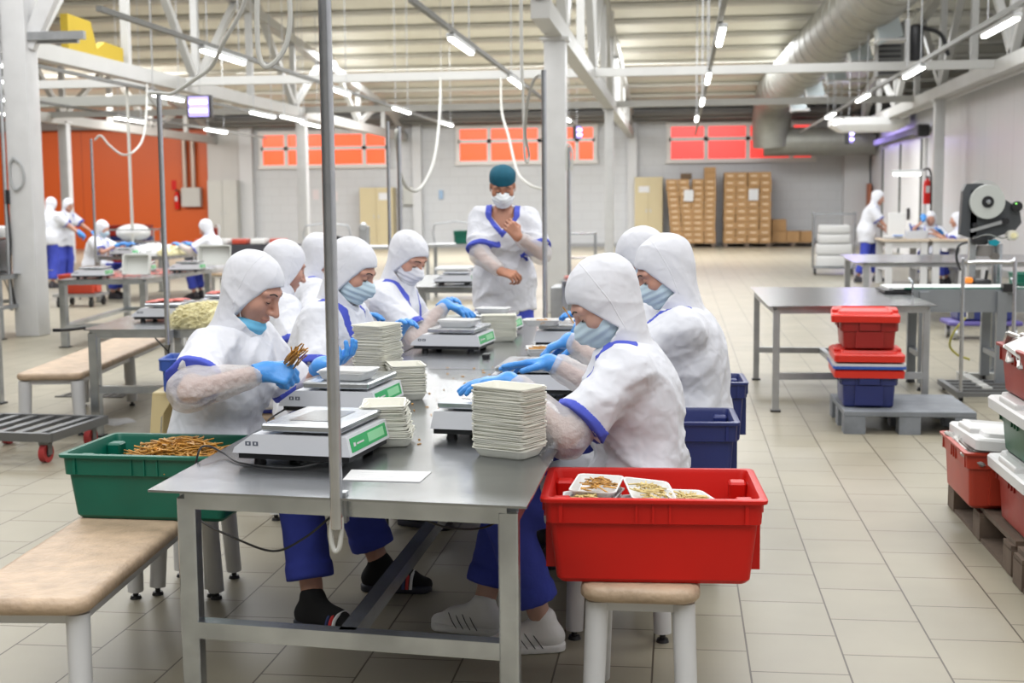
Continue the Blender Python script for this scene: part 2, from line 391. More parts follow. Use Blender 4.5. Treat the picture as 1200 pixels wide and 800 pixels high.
# roof trusses along y
def truss(x, y0, zc, label, n, end=44.0, w=.22):
    t = thing('roof_truss', label, 'truss', (x, y0, zc))
    L = end-y0
    m = MB(); m.box((0, L/2, 0), (w, L, .24)); m.build('lower_chord', TRUSSPAINT, t)
    m = MB(); m.bar((0, 0, min(roof_z(y0)-.3, 6.9)-zc), (0, L-.4, roof_z(end)-.3-zc), w, .2); m.build('upper_chord', TRUSSPAINT, t)
    dy = L/n
    for i in range(n):
        ya = i*dy; za = min(roof_z(y0+ya)-.3, 6.9)-zc
        yb = (i+1)*dy; zb = min(roof_z(y0+yb)-.3, 6.9)-zc
        q = MB(); q.bar((0, ya, .1), (0, ya, za), .13, .13); q.build('web_post', TRUSSPAINT, t)
        q = MB()
        if i % 2: q.bar((0, ya, .1), (0, yb, zb), .13, .13)
        else: q.bar((0, ya, za), (0, yb, .1), .13, .13)
        q.build('web_diagonal', TRUSSPAINT, t)
truss(-1.65, 15.5, 3.74, 'white roof truss above the middle column row', 9)
truss(-9.35, 15.0, 3.74, 'long white roof truss left of the middle, crossing above the left tables', 9)
truss(-16.0, 24.0, 3.74, 'white roof truss running along the orange wall', 7)
truss(5.5, 20.0, 3.74, 'white roof truss along the right wall beside the air duct', 8)
# cross ties
def tie(y, z, x0, x1, label):
    m = MB(); m.box(((x0+x1)/2, y, z), (x1-x0, .14, .15)); return tag(m.build('tie_beam', TRUSSPAINT), label, 'beam')
tie(23.9, 3.8, -16, 5.5, 'nearer white tie beam crossing the whole hall under the roof')
tie(31.8, 3.82, -16, 5.5, 'farther white tie beam crossing the hall near the back windows')
# ================================================================ PACKING TABLE AND WHAT IS ON IT
TH = .71
def frame_table(name, label, corners, leg_pts, low=(.30, .345), bars='H', th=TH, m_frame=STEEL, rim=.05, group=None, legw=.05, top=True, foot=False):
    """corners: front-left, front-right, back-right, back-left of the sheet; leg_pts the same order"""
    t = thing(name, label, 'table', (0, 0, 0), 0, group)
    if top:
        m = MB(); m.loft([[(x, y, th-.006) for x, y in corners], [(x, y, th) for x, y in corners]]); m.build('table_top', STEELTOP, t)
    L = [Vector((x, y, 0)) for x, y in leg_pts]
    for a, b in ((0, 1), (1, 2), (2, 3), (3, 0)):
        q = MB(); q.bar(L[a]+Vector((0, 0, th-.006-rim/2)), L[b]+Vector((0, 0, th-.006-rim/2)), legw, rim); q.build('rail', m_frame, t)
    for p in L:
        q = MB(); q.box((p.x, p.y, (th-.03)/2+.005), (legw, legw, th-.03), bev=.004, seg=1); q.build('leg', m_frame, t)
        if foot:
            q = MB(); q.box((p.x, p.y, .006), (legw*1.5, legw*1.5, .012)); q.build('foot_plate', BLACK, t)
    zl = sum(low)/2; hl = low[1]-low[0]
    def lb(a, b): q = MB(); q.bar((a.x, a.y, zl), (b.x, b.y, zl), legw*.9, hl); q.build('lower_bar', m_frame, t)
    if 'H' in bars:
        lb(L[0], L[1]); lb(L[3], L[2]); lb((L[0]+L[1])/2, (L[3]+L[2])/2)
    if 'S' in bars: lb(L[0], L[3]); lb(L[1], L[2])
    if 'F' in bars: lb(L[0], L[1])
    if 'B' in bars: lb(L[3], L[2])
    return t
frame_table('packing_table', 'near stainless packing table with the steel pole on its front edge',
            ((-1.39, 3.215), (-.372, 3.115), (-.36, 5.74), (-1.40, 5.74)), ((-1.30, 3.27), (-.425, 3.18), (-.42, 5.5), (-1.30, 5.5)))
frame_table('packing_table', 'far stainless packing table continuing the near one, up to the standing man',
            ((-1.40, 5.75), (-.36, 5.75), (-.36, 8.37), (-1.38, 8.37)), ((-1.30, 5.85), (-.42, 5.85), (-.42, 8.25), (-1.30, 8.25)))
# pole on the front edge
def pole(name, label, x, y, z0, z1, r, hook=True, loop=None):
    t = thing(name, label, 'pole', (x, y, z0))
    m = MB(); m.cyl((0, 0, 0), (0, 0, z1-z0), r, n=18); m.build('tube', POLE, t, smooth=40)
    m = MB(); m.box((0, r+.012, .05), (r*2.6, .03, .08)); m.build('clamp', DULLSTEEL, t)
    return t
p1 = pole('power_pole', 'tall steel pole clamped to the front edge of the near table', -.868, 3.17, .63, 3.6, .0165)
m = MB(); m.tube([(-.012, 0, .02), (-.014, -.004, -.03), (-.004, -.008, -.058), (.008, -.006, -.045), (.012, 0, 0), (.012, 0, .03)], .0065, 8); m.build('cable_loop', WHITECABLE, p1, smooth=True)

# bench scales
def scale_body(label, loc, rz, parent_group='bench scales', lab=True):
    t = thing('bench_scale', label, 'scale', loc, rz, parent_group)
    m = MB(); pr = [(-.185, .035), (-.178, .052), (-.12, .092), (.165, .092), (.178, .035)]
    m.prism(pr, -.165, .165, 'y'); b = m.build('housing', SCALEW, t)
    m = MB(); m.box((0, 0, .028), (.34, .31, .02)); m.build('base_pan', BLACK, t)
    for sx in (-.12, .12):
        for sy in (-.12, .12):
            q = MB(); q.cyl((sx, sy, 0), (sx, sy, .022), .019, .014, 10); q.build('foot', BLACK, t, smooth=30)
    m = MB(); m.box((.035, 0, .097), (.16, .24, .012)); m.build('platform_support', BLACK, t)
    m = MB(); m.box((.03, 0, .112), (.245, .335, .022), bev=.005, seg=1)
    p = m.build('weighing_plate', STEEL, t)
    m = MB(); m.box((.03, 0, .1236), (.13, .19, .0012)); m.build('pressed_panel', STEELTOP, p)
    # display on the customer side, lying in the slope of the housing
    n = Vector((.057, 0, .013)).normalized(); M = Matrix(((0, n.z, n.x), (1, 0, 0), (0, -n.x, n.z))) if False else None
    def on_side(y, s): return (.178-.013*s+.0006, y, .035+.057*s)
    def patch(name, m_, y0, y1, s0, s1, off=.0, par=t):
        q = MB(); A = [on_side(y0, s0), on_side(y1, s0), on_side(y1, s1), on_side(y0, s1)]
        q.loft([[(x-.004, y, z) for x, y, z in A], [(x+.0008+off, y, z) for x, y, z in A]]); return q.build(name, m_, par)
    d = patch('display_panel', LABELG, -.145, .145, .16, .86)
    patch('display_window', mat('pale_display', (.25, .62, .32), .25), -.01, .12, .3, .75, .0008, d)
    patch('maker_mark', PAPER, -.125, -.11, .42, .6, .0008, d); patch('maker_mark', PAPER, -.10, -.045, .46, .54, .0008, d)
    # two small dark pictograms on the near side
    for k, x in enumerate((-.135, -.112)):
        q = MB(); q.box((x, -.1652, .064), (.017, .001, .012)); q.build('pictogram', mat('pictogram_dark', (.10, .11, .14), .5), t)
        q = MB(); q.box((x, -.1658, .064), (.005, .001, .006)); q.build('pictogram_centre', SCALEW, t)
    return t
S1 = scale_body('white scale nearest the front of the table, empty plate, green panel', (-1.075, 3.70, TH), R(-7))
S2 = dup(S1, (-1.215, 4.57, TH), R(-5), 'white scale between the gloved hands and tall tray stack, one tray on it')
S3 = dup(S1, (-1.15, 6.55, TH), R(-6), 'white scale past the tall tray stack, with a few trays, mid table')
S3b = dup(S1, (-1.10, 7.35, TH), R(-6), 'white scale farthest along the table before the standing man')
S4 = dup(S1, (-.585, 4.14, TH), R(172), 'white scale behind the right hand tray stack, under the blue fingertips')
S5 = dup(S1, (-.545, 5.05, TH), R(178), 'scale in front of the second right hand worker, under the stretched glove')
S6 = dup(S1, (-.56, 6.75, TH), R(178), 'scale at the far right of the table before the third right hand worker')

# foam trays
def tray_mesh(L=.19, W=.135, H=.028):
    m = MB(); t = .003
    m.loft([ring(W*.74, L*.80, .018, 0), ring(W*.80, L*.85, .02, .004), ring(W*.94, L*.95, .02, H-.004), ring(W, L, .018, H-.002), ring(W, L, .018, H+.001),
            ring(W*.93, L*.945, .018, H), ring(W*.79, L*.84, .018, .006), ring(W*.72, L*.78, .016, .004)])
    return m
_tr = tray_mesh().build('foam_tray', FOAM, None, smooth=35)
TRAY = _tr.data; bpy.data.objects.remove(_tr)
TRAYB = TRAY.copy(); TRAYB.materials[0] = FOAMW
rnd = random.Random(4)
def tray(loc, rz, label, group=None, mesh=TRAY, tilt=(0, 0)):
    o = bpy.data.objects.new('foam_tray', mesh); COL.objects.link(o); o.location = loc; o.rotation_euler = (tilt[0], tilt[1], rz)
    return tag(o, label, 'tray', group)
def tray_stack(x, y, z, rz, n, pitch, label, group, lean=(0, 0), jit=.004):
    for i in range(n):
        tray((x+lean[0]*i+rnd.uniform(-jit, jit), y+lean[1]*i+rnd.uniform(-jit, jit), z+i*pitch), rz+rnd.uniform(-.06, .06)+(.0 if i % 7 else .05), label, group,
             tilt=(rnd.uniform(-.012, .012), rnd.uniform(-.012, .012)))
tray_stack(-.50, 3.77, TH, R(62), 44, .0042, 'white foam tray in the tall stack at the right front of the table', 'tray stack by the front right worker', jit=.003)
tray_stack(-1.19, 5.02, TH, R(-15), 48, .0052, 'white foam tray in the tall stack behind the second scale on the left', 'tray stack on the left of the table')
tray_stack(-1.05, 4.88, TH, R(20), 22, .005, 'white foam tray in the short stack leaning against the tall left stack', 'short tray stack beside the tall left one')
tray_stack(-.895, 3.93, TH, R(8), 22, .0048, 'white foam tray in the stack behind the front scale', 'tray stack behind the front scale', lean=(-.001, 0))
tray_stack(-1.26, 7.0, TH, R(-70), 22, .005, 'white foam tray in the stack behind the scale in mid table', 'tray stack behind the mid table scale')
tray_stack(-.98, 6.98, TH, R(-80), 24, .005, 'white foam tray in the stack between the two far scales', 'tray stack between the far scales')
for k in range(3): tray((-1.18+.004*k, 4.50, TH+.124+.004*k), R(78+3*k), 'white foam tray lying on the plate of the second left scale', 'trays on the second left scale', TRAYB)
for k in range(3): tray((-1.12+.003*k, 6.50, TH+.124+.004*k), R(82-3*k), 'white foam tray lying on the plate of the mid table scale', 'trays on the mid table scale', TRAYB)
TRAYFAR = tray((-1.06, 7.33, TH+.124), R(80), 'white foam tray being filled on the farthest left scale', None, TRAYB)
tray((-.57, 4.12, TH+.124), R(80), 'white foam tray on the scale under the front right worker\'s fingers', None, TRAYB)
GP = on(633, 409, TH+.03); TG = tray((GP.x, GP.y, TH+.012), R(10), 'white tray of strips beside the second right worker\'s gloves', None, TRAYB); tray((GP.x, GP.y, TH), R(14), 'white tray under the filled tray beside the second right worker\'s gloves', None, TRAYB)
tray((-.64, 5.75, TH), R(64), 'white tray holding strips behind the nearest filled tray on the right', None, TRAYB)
tray((-.70, 6.6, TH+.124), R(85), 'white tray of strips before the third right worker', None, TRAYB)
# golden strips as loose food
def strips(name, m_, n, fx, lng=(.05, .1), r=.0022, seed=1, parent=None, flat=.25):
    rn = random.Random(seed); m = MB()
    for i in range(n):
        c = Vector(fx(rn)); a = rn.uniform(0, 2*PI); l = rn.uniform(*lng)/2; tz = rn.uniform(-flat, flat)
        d = Vector((math.cos(a), math.sin(a), tz))*l; k = Vector((-math.sin(a), math.cos(a), rn.uniform(-.5, 1)))*l*rn.uniform(.05, .28)
        m.tube([c-d, c+k, c+d], r*rn.uniform(.7, 1.3), 4, 3)
    return m.build(name, m_, parent, smooth=60)
def mound(cx, cy, z, rx, ry, h):
    def f(rn):
        while True:
            u, v = rn.uniform(-1, 1), rn.uniform(-1, 1)
            if u*u+v*v < 1: break
        return (cx+u*rx, cy+v*ry, z+h*(1-(u*u+v*v))*rn.uniform(.75, 1.0)+.003)
    return f
for k, (x, y, z) in enumerate(((GP.x, GP.y, TH+.022), (-.64, 5.75, TH+.008), (-.70, 6.6, TH+.132))):
    o = strips('fish_strips', FOOD, 40, mound(x, y, z, .05, .065, .016), (.03, .07), .002, 11+k)
    tag(o, ['golden strips in the nearer tray on the right of the table', 'golden strips in the second tray behind it on the right', 'golden strips in the tray before the third right worker'][k], 'food', kind='stuff')
o = strips('fish_strips', FOOD, 40, lambda rn: (rn.uniform(-1.05, -.75), rn.uniform(3.9, 5.9), TH+.002), (.006, .016), .002, 3, flat=.02); tag(o, 'golden food crumbs scattered over the table top', 'food', kind='stuff')
o = strips('fish_strips', FOOD, 60, lambda rn: (rn.gauss(-1.33, .02), rn.gauss(4.62, .06), TH+.005+abs(rn.gauss(0, .01))), (.03, .06), .0022, 5, flat=.1); tag(o, 'small heap of golden strips beside the second left scale', 'food', kind='stuff')
# paper slip
m = MB(); A = [(-.905, 3.375), (-.69, 3.365), (-.684, 3.50), (-.915, 3.51)]
m.loft([[(x, y, TH+.0005) for x, y in A], [(x, y, TH+.0022) for x, y in A]])
pp = m.build('paper_slip', PAPER); tag(pp, 'white paper slip lying on the table by the steel pole', 'paper')
m = MB()
for k in range(4): m.box((-.80, 3.40+.024*k, TH+.0026), (.15, .004, .0006))
m.build('printed_line', mat('faint_print', (.66, .66, .68), .6), pp)
m = MB(); m.box((-.70, 8.1, TH+.012), (.18, .1, .022), bev=.006); tag(m.build('paper_pad', PAPER), 'white pad at the far end of the table in front of the man', 'paper')
m = MB(); m.box((-.93, 6.18, TH+.012), (.035, .06, .022), bev=.005); tag(m.build('power_adapter', BLACK), 'small black plug lying beside the mid table scale', 'plug')
m = MB(); m.box((-.62, 8.0, TH+.02), (.03, .1, .04), bev=.008); tag(m.build('film_wrap', FILM), 'crumpled clear film at the far right of the table', 'film')
# cables of the scales
def cable(label, pts, r=.0032, m_=RUBBER, cat='cable', name='power_cable'):
    q = MB(); q.tube(pts, r, 7, 8); return tag(q.build(name, m_, smooth=True), label, cat)
cable('black cable from the front scale over the table edge and below it',
      [(-.98, 3.57, TH+.02), (-1.08, 3.5, TH+.005), (-1.25, 3.56, TH+.004), (-1.34, 3.66, TH+.012), (-1.385, 3.65, TH+.035), (-1.405, 3.62, TH+.02), (-1.415, 3.58, .60),
       (-1.36, 3.5, .56), (-1.22, 3.4, .535), (-1.08, 3.3, .53), (-.98, 3.25, .58), (-.90, 3.23, .645)])
cable('black cable of the second left scale looping by the worker\'s coat', [(-1.38, 4.45, TH+.03), (-1.41, 4.30, TH+.006), (-1.36, 4.2, TH+.004), (-1.25, 4.3, TH+.005), (-1.2, 4.42, TH+.02)])
cable('black cable hanging under the table by the white shoes', [(-.70, 3.3, .64), (-.62, 3.4, .58), (-.53, 3.55, .55), (-.46, 3.7, .60), (-.42, 3.8, .65)])
cable('thin black cable of the mid table scale', [(-1.32, 6.5, TH+.03), (-1.38, 6.2, TH+.004), (-1.36, 6.0, TH+.004)])

# stools and benches with padded tops
def padded(name, label, cat, loc, L, W, H, rz=0, splay=.03, group=None, legr=.032, pad=.045, bev=.03, inset=.045):
    t = thing(name, label, cat, loc, rz, group)
    m = MB(); m.loft([ring(W-.02, L-.02, .05, H-pad), ring(W, L, .055, H-pad+.012), ring(W, L, .055, H-.016), ring(W-.014, L-.014, .05, H-.004), ring(W-.05, L-.05, .04, H)])
    m.build('seat_pad', LEATHER, t, smooth=50)
    m = MB(); x, y = W/2-inset, L/2-.06; z = H-pad-.016
    for a, b in (((-x, -y), (x, -y)), ((x, -y), (x, y)), ((x, y), (-x, y)), ((-x, y), (-x, -y))): m.bar((*a, z), (*b, z), .035, .032)
    m.build('seat_frame', WHITEPAINT, t)
    ys = (-y, y) if L < 1.6 else (-y, 0, y)
    for yy in ys:
        for s in (-1, 1):
            q = MB(); sp = splay*(0 if yy == 0 else (1 if yy > 0 else -1))
            q.cyl((s*x, yy, H-pad-.01), (s*(x+.012), yy+sp, .03), legr, legr*.92, 16); g = q.build('leg', WHITEPAINT, t, smooth=40)
            q = MB(); q.cyl((s*(x+.012), yy+sp, .032), (s*(x+.012), yy+sp, .012), .01); q.cyl((s*(x+.012), yy+sp, .012), (s*(x+.012), yy+sp, 0), .018, .022); q.build('foot', BLACK, g, smooth=40)
    return t
padded('padded_bench', 'low beige padded bench in the left foreground, under the green crate', 'bench', (-1.80, 3.85, 0), 1.4, .37, .42, R(5))
padded('padded_stool', 'small beige padded stool under the red crate in front', 'stool', (-.105, 3.62, 0), .40, .325, .42, 0)
padded('padded_bench', 'beige padded bench under the right hand workers', 'bench', (-.01, 5.85, 0), 1.7, .34, .42, 0)
padded('padded_bench', 'beige padded bench seating the left row of workers behind', 'bench', (-1.72, 6.6, 0), 1.8, .34, .42, 0)

for x, y, l in ((-1.84, 4.68, 'padded stool under the bare faced woman in front left'), (-2.14, 6.36, 'padded stool under the worker seen from behind at left'), (-2.38, 7.76, 'padded stool under the worker half hidden by the pole')): padded('padded_stool', l, 'stool', (x, y, 0), .30, .28, .42)
padded('padded_bench', 'short beige padded bench under the woman at front right', 'bench', (-.20, 4.55, 0), .72, .36, .42, 0)
# crates
def crate(name, label, loc, rz, L=.6, W=.4, H=.24, m_=RED, group=None, lugs=True, cat='crate', rim=.07):
    """long side along local x"""
    t = thing(name, label, cat, loc, rz, group)
    m = MB(); bl, bw = L*.86, W*.84
    def rg(fx, fy, z, r=.02): return ring(fx, fy, r, z, 3)
    zi = H-rim
    ml = L*.95; mw = W*.93
    m.loft([rg(bl-.02, bw-.02, 0), rg(bl, bw, .012), rg(ml-.02, mw-.02, zi-.003), rg(ml-.016, mw-.016, zi-.003), rg(ml, mw, zi), rg(ml+.006, mw+.006, H-.014),
            rg(L-.002, W-.002, H-.012), rg(L, W, H-.008), rg(L, W, H-.002), rg(L-.006, W-.006, H), rg(L-.04, W-.04, H), rg(L-.05, W-.05, H-.012), rg(bl-.02, bw-.02, .012), rg(bl-.06, bw-.06, .01)])
    shell = m
    # band ribs on the long sides, end handles and stacking lugs
    m = MB()
    for s in (-1, 1):
        for x in (-.045, 0, .045): m.box((x, s*(mw/2+.001), H-rim/2-.004), (.006, .012, rim-.012))
        for x in (-ml*.43, ml*.43): m.box((x, s*(mw/2+.0005), H-rim/2-.004), (.01, .012, rim-.012))
        for y in (-mw*.22, mw*.22): m.box((s*(ml/2+.003), y, H-rim/2-.006), (.016, .008, rim))
        m.box((s*(ml/2+.006), 0, H-.04), (.022, mw*.36, .05))
        m.box((s*(bl/2+(ml-bl)/4+.004), 0, zi*.55), (.03, mw*.5, zi*.85))
    shell.add(m.v, m.f); shell.build('shell', m_, t, smooth=32)
    if lugs:
        for s in (-1, 1):
            for y in (-W*.27, W*.27): m = MB(); m.box((s*(L/2-.055), y, H-.06), (.05, .055, .085), bev=.006, seg=1); m.build('stacking_lug', m_, t)
    return t
crate('food_crate', 'green crate of golden strips on the bench at left front', (-1.735, 4.20, .421), R(-1.5), .60, .42, .222, GREEN)
o = strips('fish_strips', FOOD, 680, mound(-1.69, 4.19, .563, .20, .14, .098), (.06, .14), .0027, 21); tag(o, 'heap of golden fish strips filling the green crate', 'food', kind='stuff')
crate('food_crate', 'bright red crate with filled trays on the small stool in front', (-.078, 3.645, .421), R(2.5), .61, .43, .24, RED)
def filled(loc, rz, tilt, label, pale, k):
    o = tray(loc, rz, label, None, TRAYB, tilt)
    f = strips('fish_strips', FOODP if pale else FOOD, 46, mound(0, 0, .016, .046, .066, .018), (.03, .06), .0022, 30+k)
    f.location = loc; f.rotation_euler = (tilt[0], tilt[1], rz); tag(f, 'strips lying in the '+label, 'food', kind='stuff')
filled((-.235, 3.66, .626), R(-5), (.05, .02), 'tray at the upper left of the red crate', False, 0)
filled((-.085, 3.63, .616), R(12), (.12, .14), 'middle tray leaning in the red crate', True, 1)
filled((.035, 3.60, .600), R(24), (.06, .10), 'right hand tray tilted in the red crate', True, 2)
filled((-.255, 3.545, .604), R(4), (.02, .0), 'tray nearest the left front of the red crate', True, 3)
for k, (x, y, z, rz) in enumerate(((-.235, 3.65, .600, -8), (-.225, 3.66, .575, 6), (-.09, 3.62, .580, 9), (.03, 3.60, .565, 20), (-.09, 3.61, .545, 4), (-.23, 3.63, .545, 0), (.02, 3.6, .53, 10), (-.1, 3.6, .51, 2))):
    tray((x, y, z), R(rz), 'white tray lying beneath the filled trays in the red crate', 'lower trays in the red crate', TRAYB, (.03*(k % 3-1), .04*(k % 2)))
crate('storage_crate', 'navy blue crate on the bench between the first and second right hand workers', (at(865, 490, 4.62).x-.25, 4.70, .421), R(2), .50, .34, .265, NAVY)
crate('storage_crate', 'dark blue crate on the bench between the second and third right hand workers', (at(874, 445, 5.75).x-.25, 5.72, .421), R(2), .50, .32, .265, NAVY)
# ================================================================ PEOPLE: distance fields meshed with surface nets
V3 = lambda *a: np.array(a, dtype=np.float64)
def nrm(v): v = np.asarray(v, float); return v/np.linalg.norm(v)
def f_cap(P, a, b, ra, rb):
    a = np.asarray(a, float); d = np.asarray(b, float)-a; L = d@d+1e-12
    t = np.clip(((P-a)@d)/L, 0, 1)
    return np.linalg.norm(P-a-t[:, None]*d, axis=1)-(ra+(rb-ra)*t)
def f_ell(P, c, r, M=None):
    Q = P-np.asarray(c, float)
    if M is not None: Q = Q@M
    r = np.asarray(r, float); k0 = np.linalg.norm(Q/r, axis=1); k1 = np.linalg.norm(Q/(r*r), axis=1)+1e-9
    return k0*(k0-1)/k1
def f_box(P, c, h, r, M=None):
    Q = P-np.asarray(c, float)
    if M is not None: Q = Q@M
    q = np.abs(Q)-(np.asarray(h, float)-r)
    return np.linalg.norm(np.maximum(q, 0), axis=1)+np.minimum(q.max(1), 0)-r
def smin(a, b, k):
    h = np.maximum(k-np.abs(a-b), 0)/k
    return np.minimum(a, b)-h*h*k*.25
def smax(a, b, k): return -smin(-a, -b, k)
def snet(f, lo, hi, h):
    lo = np.asarray(lo, float); n = np.maximum(np.ceil((np.asarray(hi, float)-lo)/h).astype(int)+1, 4)
    def pts(I): return lo+I*h
    S = 4; nc = (n+S-1)//S+1
    I = np.stack(np.meshgrid(*[np.arange(k)*S for k in nc], indexing='ij'), -1).reshape(-1, 3)
    c = f(pts(I)).reshape(nc)
    big = np.repeat(np.repeat(np.repeat(c, S, 0), S, 1), S, 2)
    off = S//2
    V = np.full(n, 1.0)
    tmp = big[off:off+n[0], off:off+n[1], off:off+n[2]]
    V[:tmp.shape[0], :tmp.shape[1], :tmp.shape[2]] = tmp
    ix = np.argwhere(np.abs(V) < S*h*2.1)
    if len(ix) == 0: return np.zeros((0, 3)), np.zeros((0, 4), int)
    V[tuple(ix.T)] = f(pts(ix))
    ins = V < 0
    cn = n-1; N = int(np.prod(cn)); acc = np.zeros((N, 3)); cnt = np.zeros(N)
    quads = []
    def cid(q): return (q[:, 0]*cn[1]+q[:, 1])*cn[2]+q[:, 2]
    for ax in range(3):
        a = [slice(None)]*3; b = [slice(None)]*3; a[ax] = slice(0, -1); b[ax] = slice(1, None)
        E = np.argwhere(ins[tuple(a)] != ins[tuple(b)])
        if len(E) == 0: continue
        o1, o2 = (ax+1) % 3, (ax+2) % 3
        ok = (E[:, o1] > 0) & (E[:, o1] < n[o1]-1) & (E[:, o2] > 0) & (E[:, o2] < n[o2]-1); E = E[ok]
        E2 = E.copy(); E2[:, ax] += 1
        va = V[tuple(E.T)]; vb = V[tuple(E2.T)]; t = va/(va-vb)
        X = E.astype(float); X[:, ax] += t
        cs = []
        for d1, d2 in ((-1, -1), (0, -1), (0, 0), (-1, 0)):
            q = E.copy(); q[:, o1] += d1; q[:, o2] += d2; k = cid(q); cs.append(k)
            for j in range(3): acc[:, j] += np.bincount(k, X[:, j], N)
            cnt += np.bincount(k, minlength=N)
        Q = np.stack(cs, 1); fl = va > 0
        Q[fl] = Q[fl][:, ::-1]; quads.append(Q)
    used = np.nonzero(cnt)[0]; idm = np.full(N, -1); idm[used] = np.arange(len(used))
    verts = lo+acc[used]/cnt[used][:, None]*h
    return verts, idm[np.concatenate(quads)]
def mesh_obj(name, parts, m, parent=None):
    vs, fs, k = [], [], 0
    for v, f in parts:
        vs.append(v); fs.append(f+k); k += len(v)
    v = np.concatenate(vs); f = np.concatenate(fs)
    me = bpy.data.meshes.new(name); me.vertices.add(len(v)); me.vertices.foreach_set('co', v.astype(np.float32).ravel())
    me.loops.add(len(f)*4); me.loops.foreach_set('vertex_index', f.astype(np.int32).ravel())
    me.polygons.add(len(f)); me.polygons.foreach_set('loop_start', np.arange(len(f), dtype=np.int32)*4)
    me.polygons.foreach_set('use_smooth', np.ones(len(f), bool)); me.update(calc_edges=True); me.validate()
    me.materials.append(m); o = bpy.data.objects.new(name, me); COL.objects.link(o)
    if parent: o.parent = parent
    return o
def folds(P, amp, seed, sc=1.0):
    rn = np.random.RandomState(seed); d = 0
    w = .7*np.sin(P@(rn.randn(3)*7*sc)+rn.rand()*6)+.5*np.sin(P@(rn.randn(3)*13*sc)+rn.rand()*6)
    for i in range(5):
        k = nrm(rn.randn(3)*[1, 1, .8])*(9+8*i)*sc
        g = np.sin(P@k+2.0*w+rn.rand()*6); q = .5+.5*np.sin(P@(rn.randn(3)*6*sc)+rn.rand()*6)
        d = d+(np.sqrt(np.abs(g)+.002)-.75)*q/(1+.28*i)
    return amp*d*.75
def basis_from(x, z):
    x = nrm(x); z = np.asarray(z, float); z = nrm(z-x*(x@z)); y = np.cross(z, x); return np.stack([x, y, z], 1)
def rotm(ax, a):
    c, s = math.cos(a), math.sin(a)
    return np.array({'x': [[1, 0, 0], [0, c, -s], [0, s, c]], 'y': [[c, 0, s], [0, 1, 0], [-s, 0, c]], 'z': [[c, -s, 0], [s, c, 0], [0, 0, 1]]}[ax])
def ik(a, c, l1, l2, polev):
    d = c-a; L = np.linalg.norm(d); w = d/L; c2 = c
    if L > (l1+l2)*.995: L = (l1+l2)*.995; c2 = a+w*L
    x = (l1*l1-l2*l2+L*L)/(2*L); h = math.sqrt(max(l1*l1-x*x, 0))
    p = np.asarray(polev, float); p = nrm(p-w*(p@w)); return a+w*x+p*h, c2
# head in its own frame: x to the face, y to its left, z up
def head_field(Q, jaw=1.0):
    d = f_ell(Q, (-.012, 0, .033), (.096, .075, .088))
    d = smin(d, f_ell(Q, (.032, 0, -.042), (.060, .060*jaw, .072)), .035)
    d = smin(d, f_ell(Q, (.066, 0, -.098), (.022, .027, .018)), .03)
    sy = Q*[1, 0, 1]; sy[:, 1] = np.abs(Q[:, 1])
    d = smin(d, f_ell(sy, (.048, .043, -.022), (.032, .026, .028)), .025)
    d = smin(d, f_cap(sy, (.086, .008, .033), (.07, .05, .03), .012, .010), .02)
    d = smax(d, -f_ell(sy, (.099, .031, .009), (.018, .019, .013)), .014)
    d = smin(d, f_ell(sy, (.073, .032, .008), (.0165, .017, .0135)), .004)
    d = smin(d, f_cap(Q, (.088, 0, .018), (.117, 0, -.031), .0085, .0128), .014)
    d = smin(d, f_ell(sy, (.100, .012, -.034), (.012, .009, .009)), .008)
    d = smin(d, f_ell(Q, (.088, 0, -.062), (.0115, .025, .0075)), .006)
    d = smin(d, f_ell(Q, (.086, 0, -.0735), (.0115, .021, .0075)), .006)
    d = smin(d, f_ell(sy, (-.004, .078, -.002), (.017, .009, .032)), .008)
    return d
def head_base(Q): 
    d = f_ell(Q, (-.012, 0, .033), (.096, .075, .088))
    d = smin(d, f_ell(Q, (.032, 0, -.042), (.060, .060, .072)), .035)
    return smin(d, f_ell(Q, (.066, 0, -.098), (.022, .027, .018)), .03)
def face_x(y, z):
    lo, hi = .0, .16
    for _ in range(22):
        m = (lo+hi)/2
        if head_field(np.array([[m, y, z]]))[0] < 0: lo = m
        else: hi = m
    return lo
HAND_F = (((.088, .030), (.043, .025, .020)), ((.091, .0105), (.047, .028, .021)), ((.087, -.0105), (.043, .026, .020)), ((.079, -.030), (.034, .020, .017)))
def hand_chains(t, curl, spread=.10, thumb=.3):
    out = []
    for i, ((x, y), ls) in enumerate(HAND_F):
        c = curl[i]; yaw = t*spread*(1.2-i*.85); p = V3(x, t*y, 0); a = 0; ch = [p]
        for k, l in enumerate(ls):
            a += c*(1, 1.05, .7)[k]; d = V3(math.cos(a)*math.cos(yaw), math.cos(a)*math.sin(yaw), -math.sin(a)); p = p+d*l; ch.append(p)
        out.append((ch, (.0096, .0088, .0080, .0070) if i < 3 else (.0085, .0077, .0069, .0062)))
    th = thumb; b = V3(.022, t*.026, -.008); e = b+V3(.030, t*(.032-.01*th), -.006-.014*th); f = e+V3(.030, t*(.012-.03*th), -.004-.014*th); g = f+V3(.024, t*(.004-.03*th), -.004-.01*th)
    out.append(([b, e, f, g], (.0145, .0118, .0100, .0085)))
    return out
def hand_field(Q, chains, t, off=0.0):
    d = None
    for (x, y), _ in HAND_F:
        c = f_cap(Q, (.0, t*y*.55, 0), (x, t*y, 0), .0150, .0112)
        d = c if d is None else smin(d, c, .014)
    d = smin(d, f_cap(Q, (.015, t*.012, -.006), (.05, t*.03, -.010), .017, .012), .012)
    for ch, rr in chains:
        c = None
        for i in range(3):
            s = f_cap(Q, ch[i], ch[i+1], rr[i], rr[i+1]); c = s if c is None else smin(c, s, .003)
        d = smin(d, c, .007 if ch is not chains[-1][0] else .014)
    return d-off
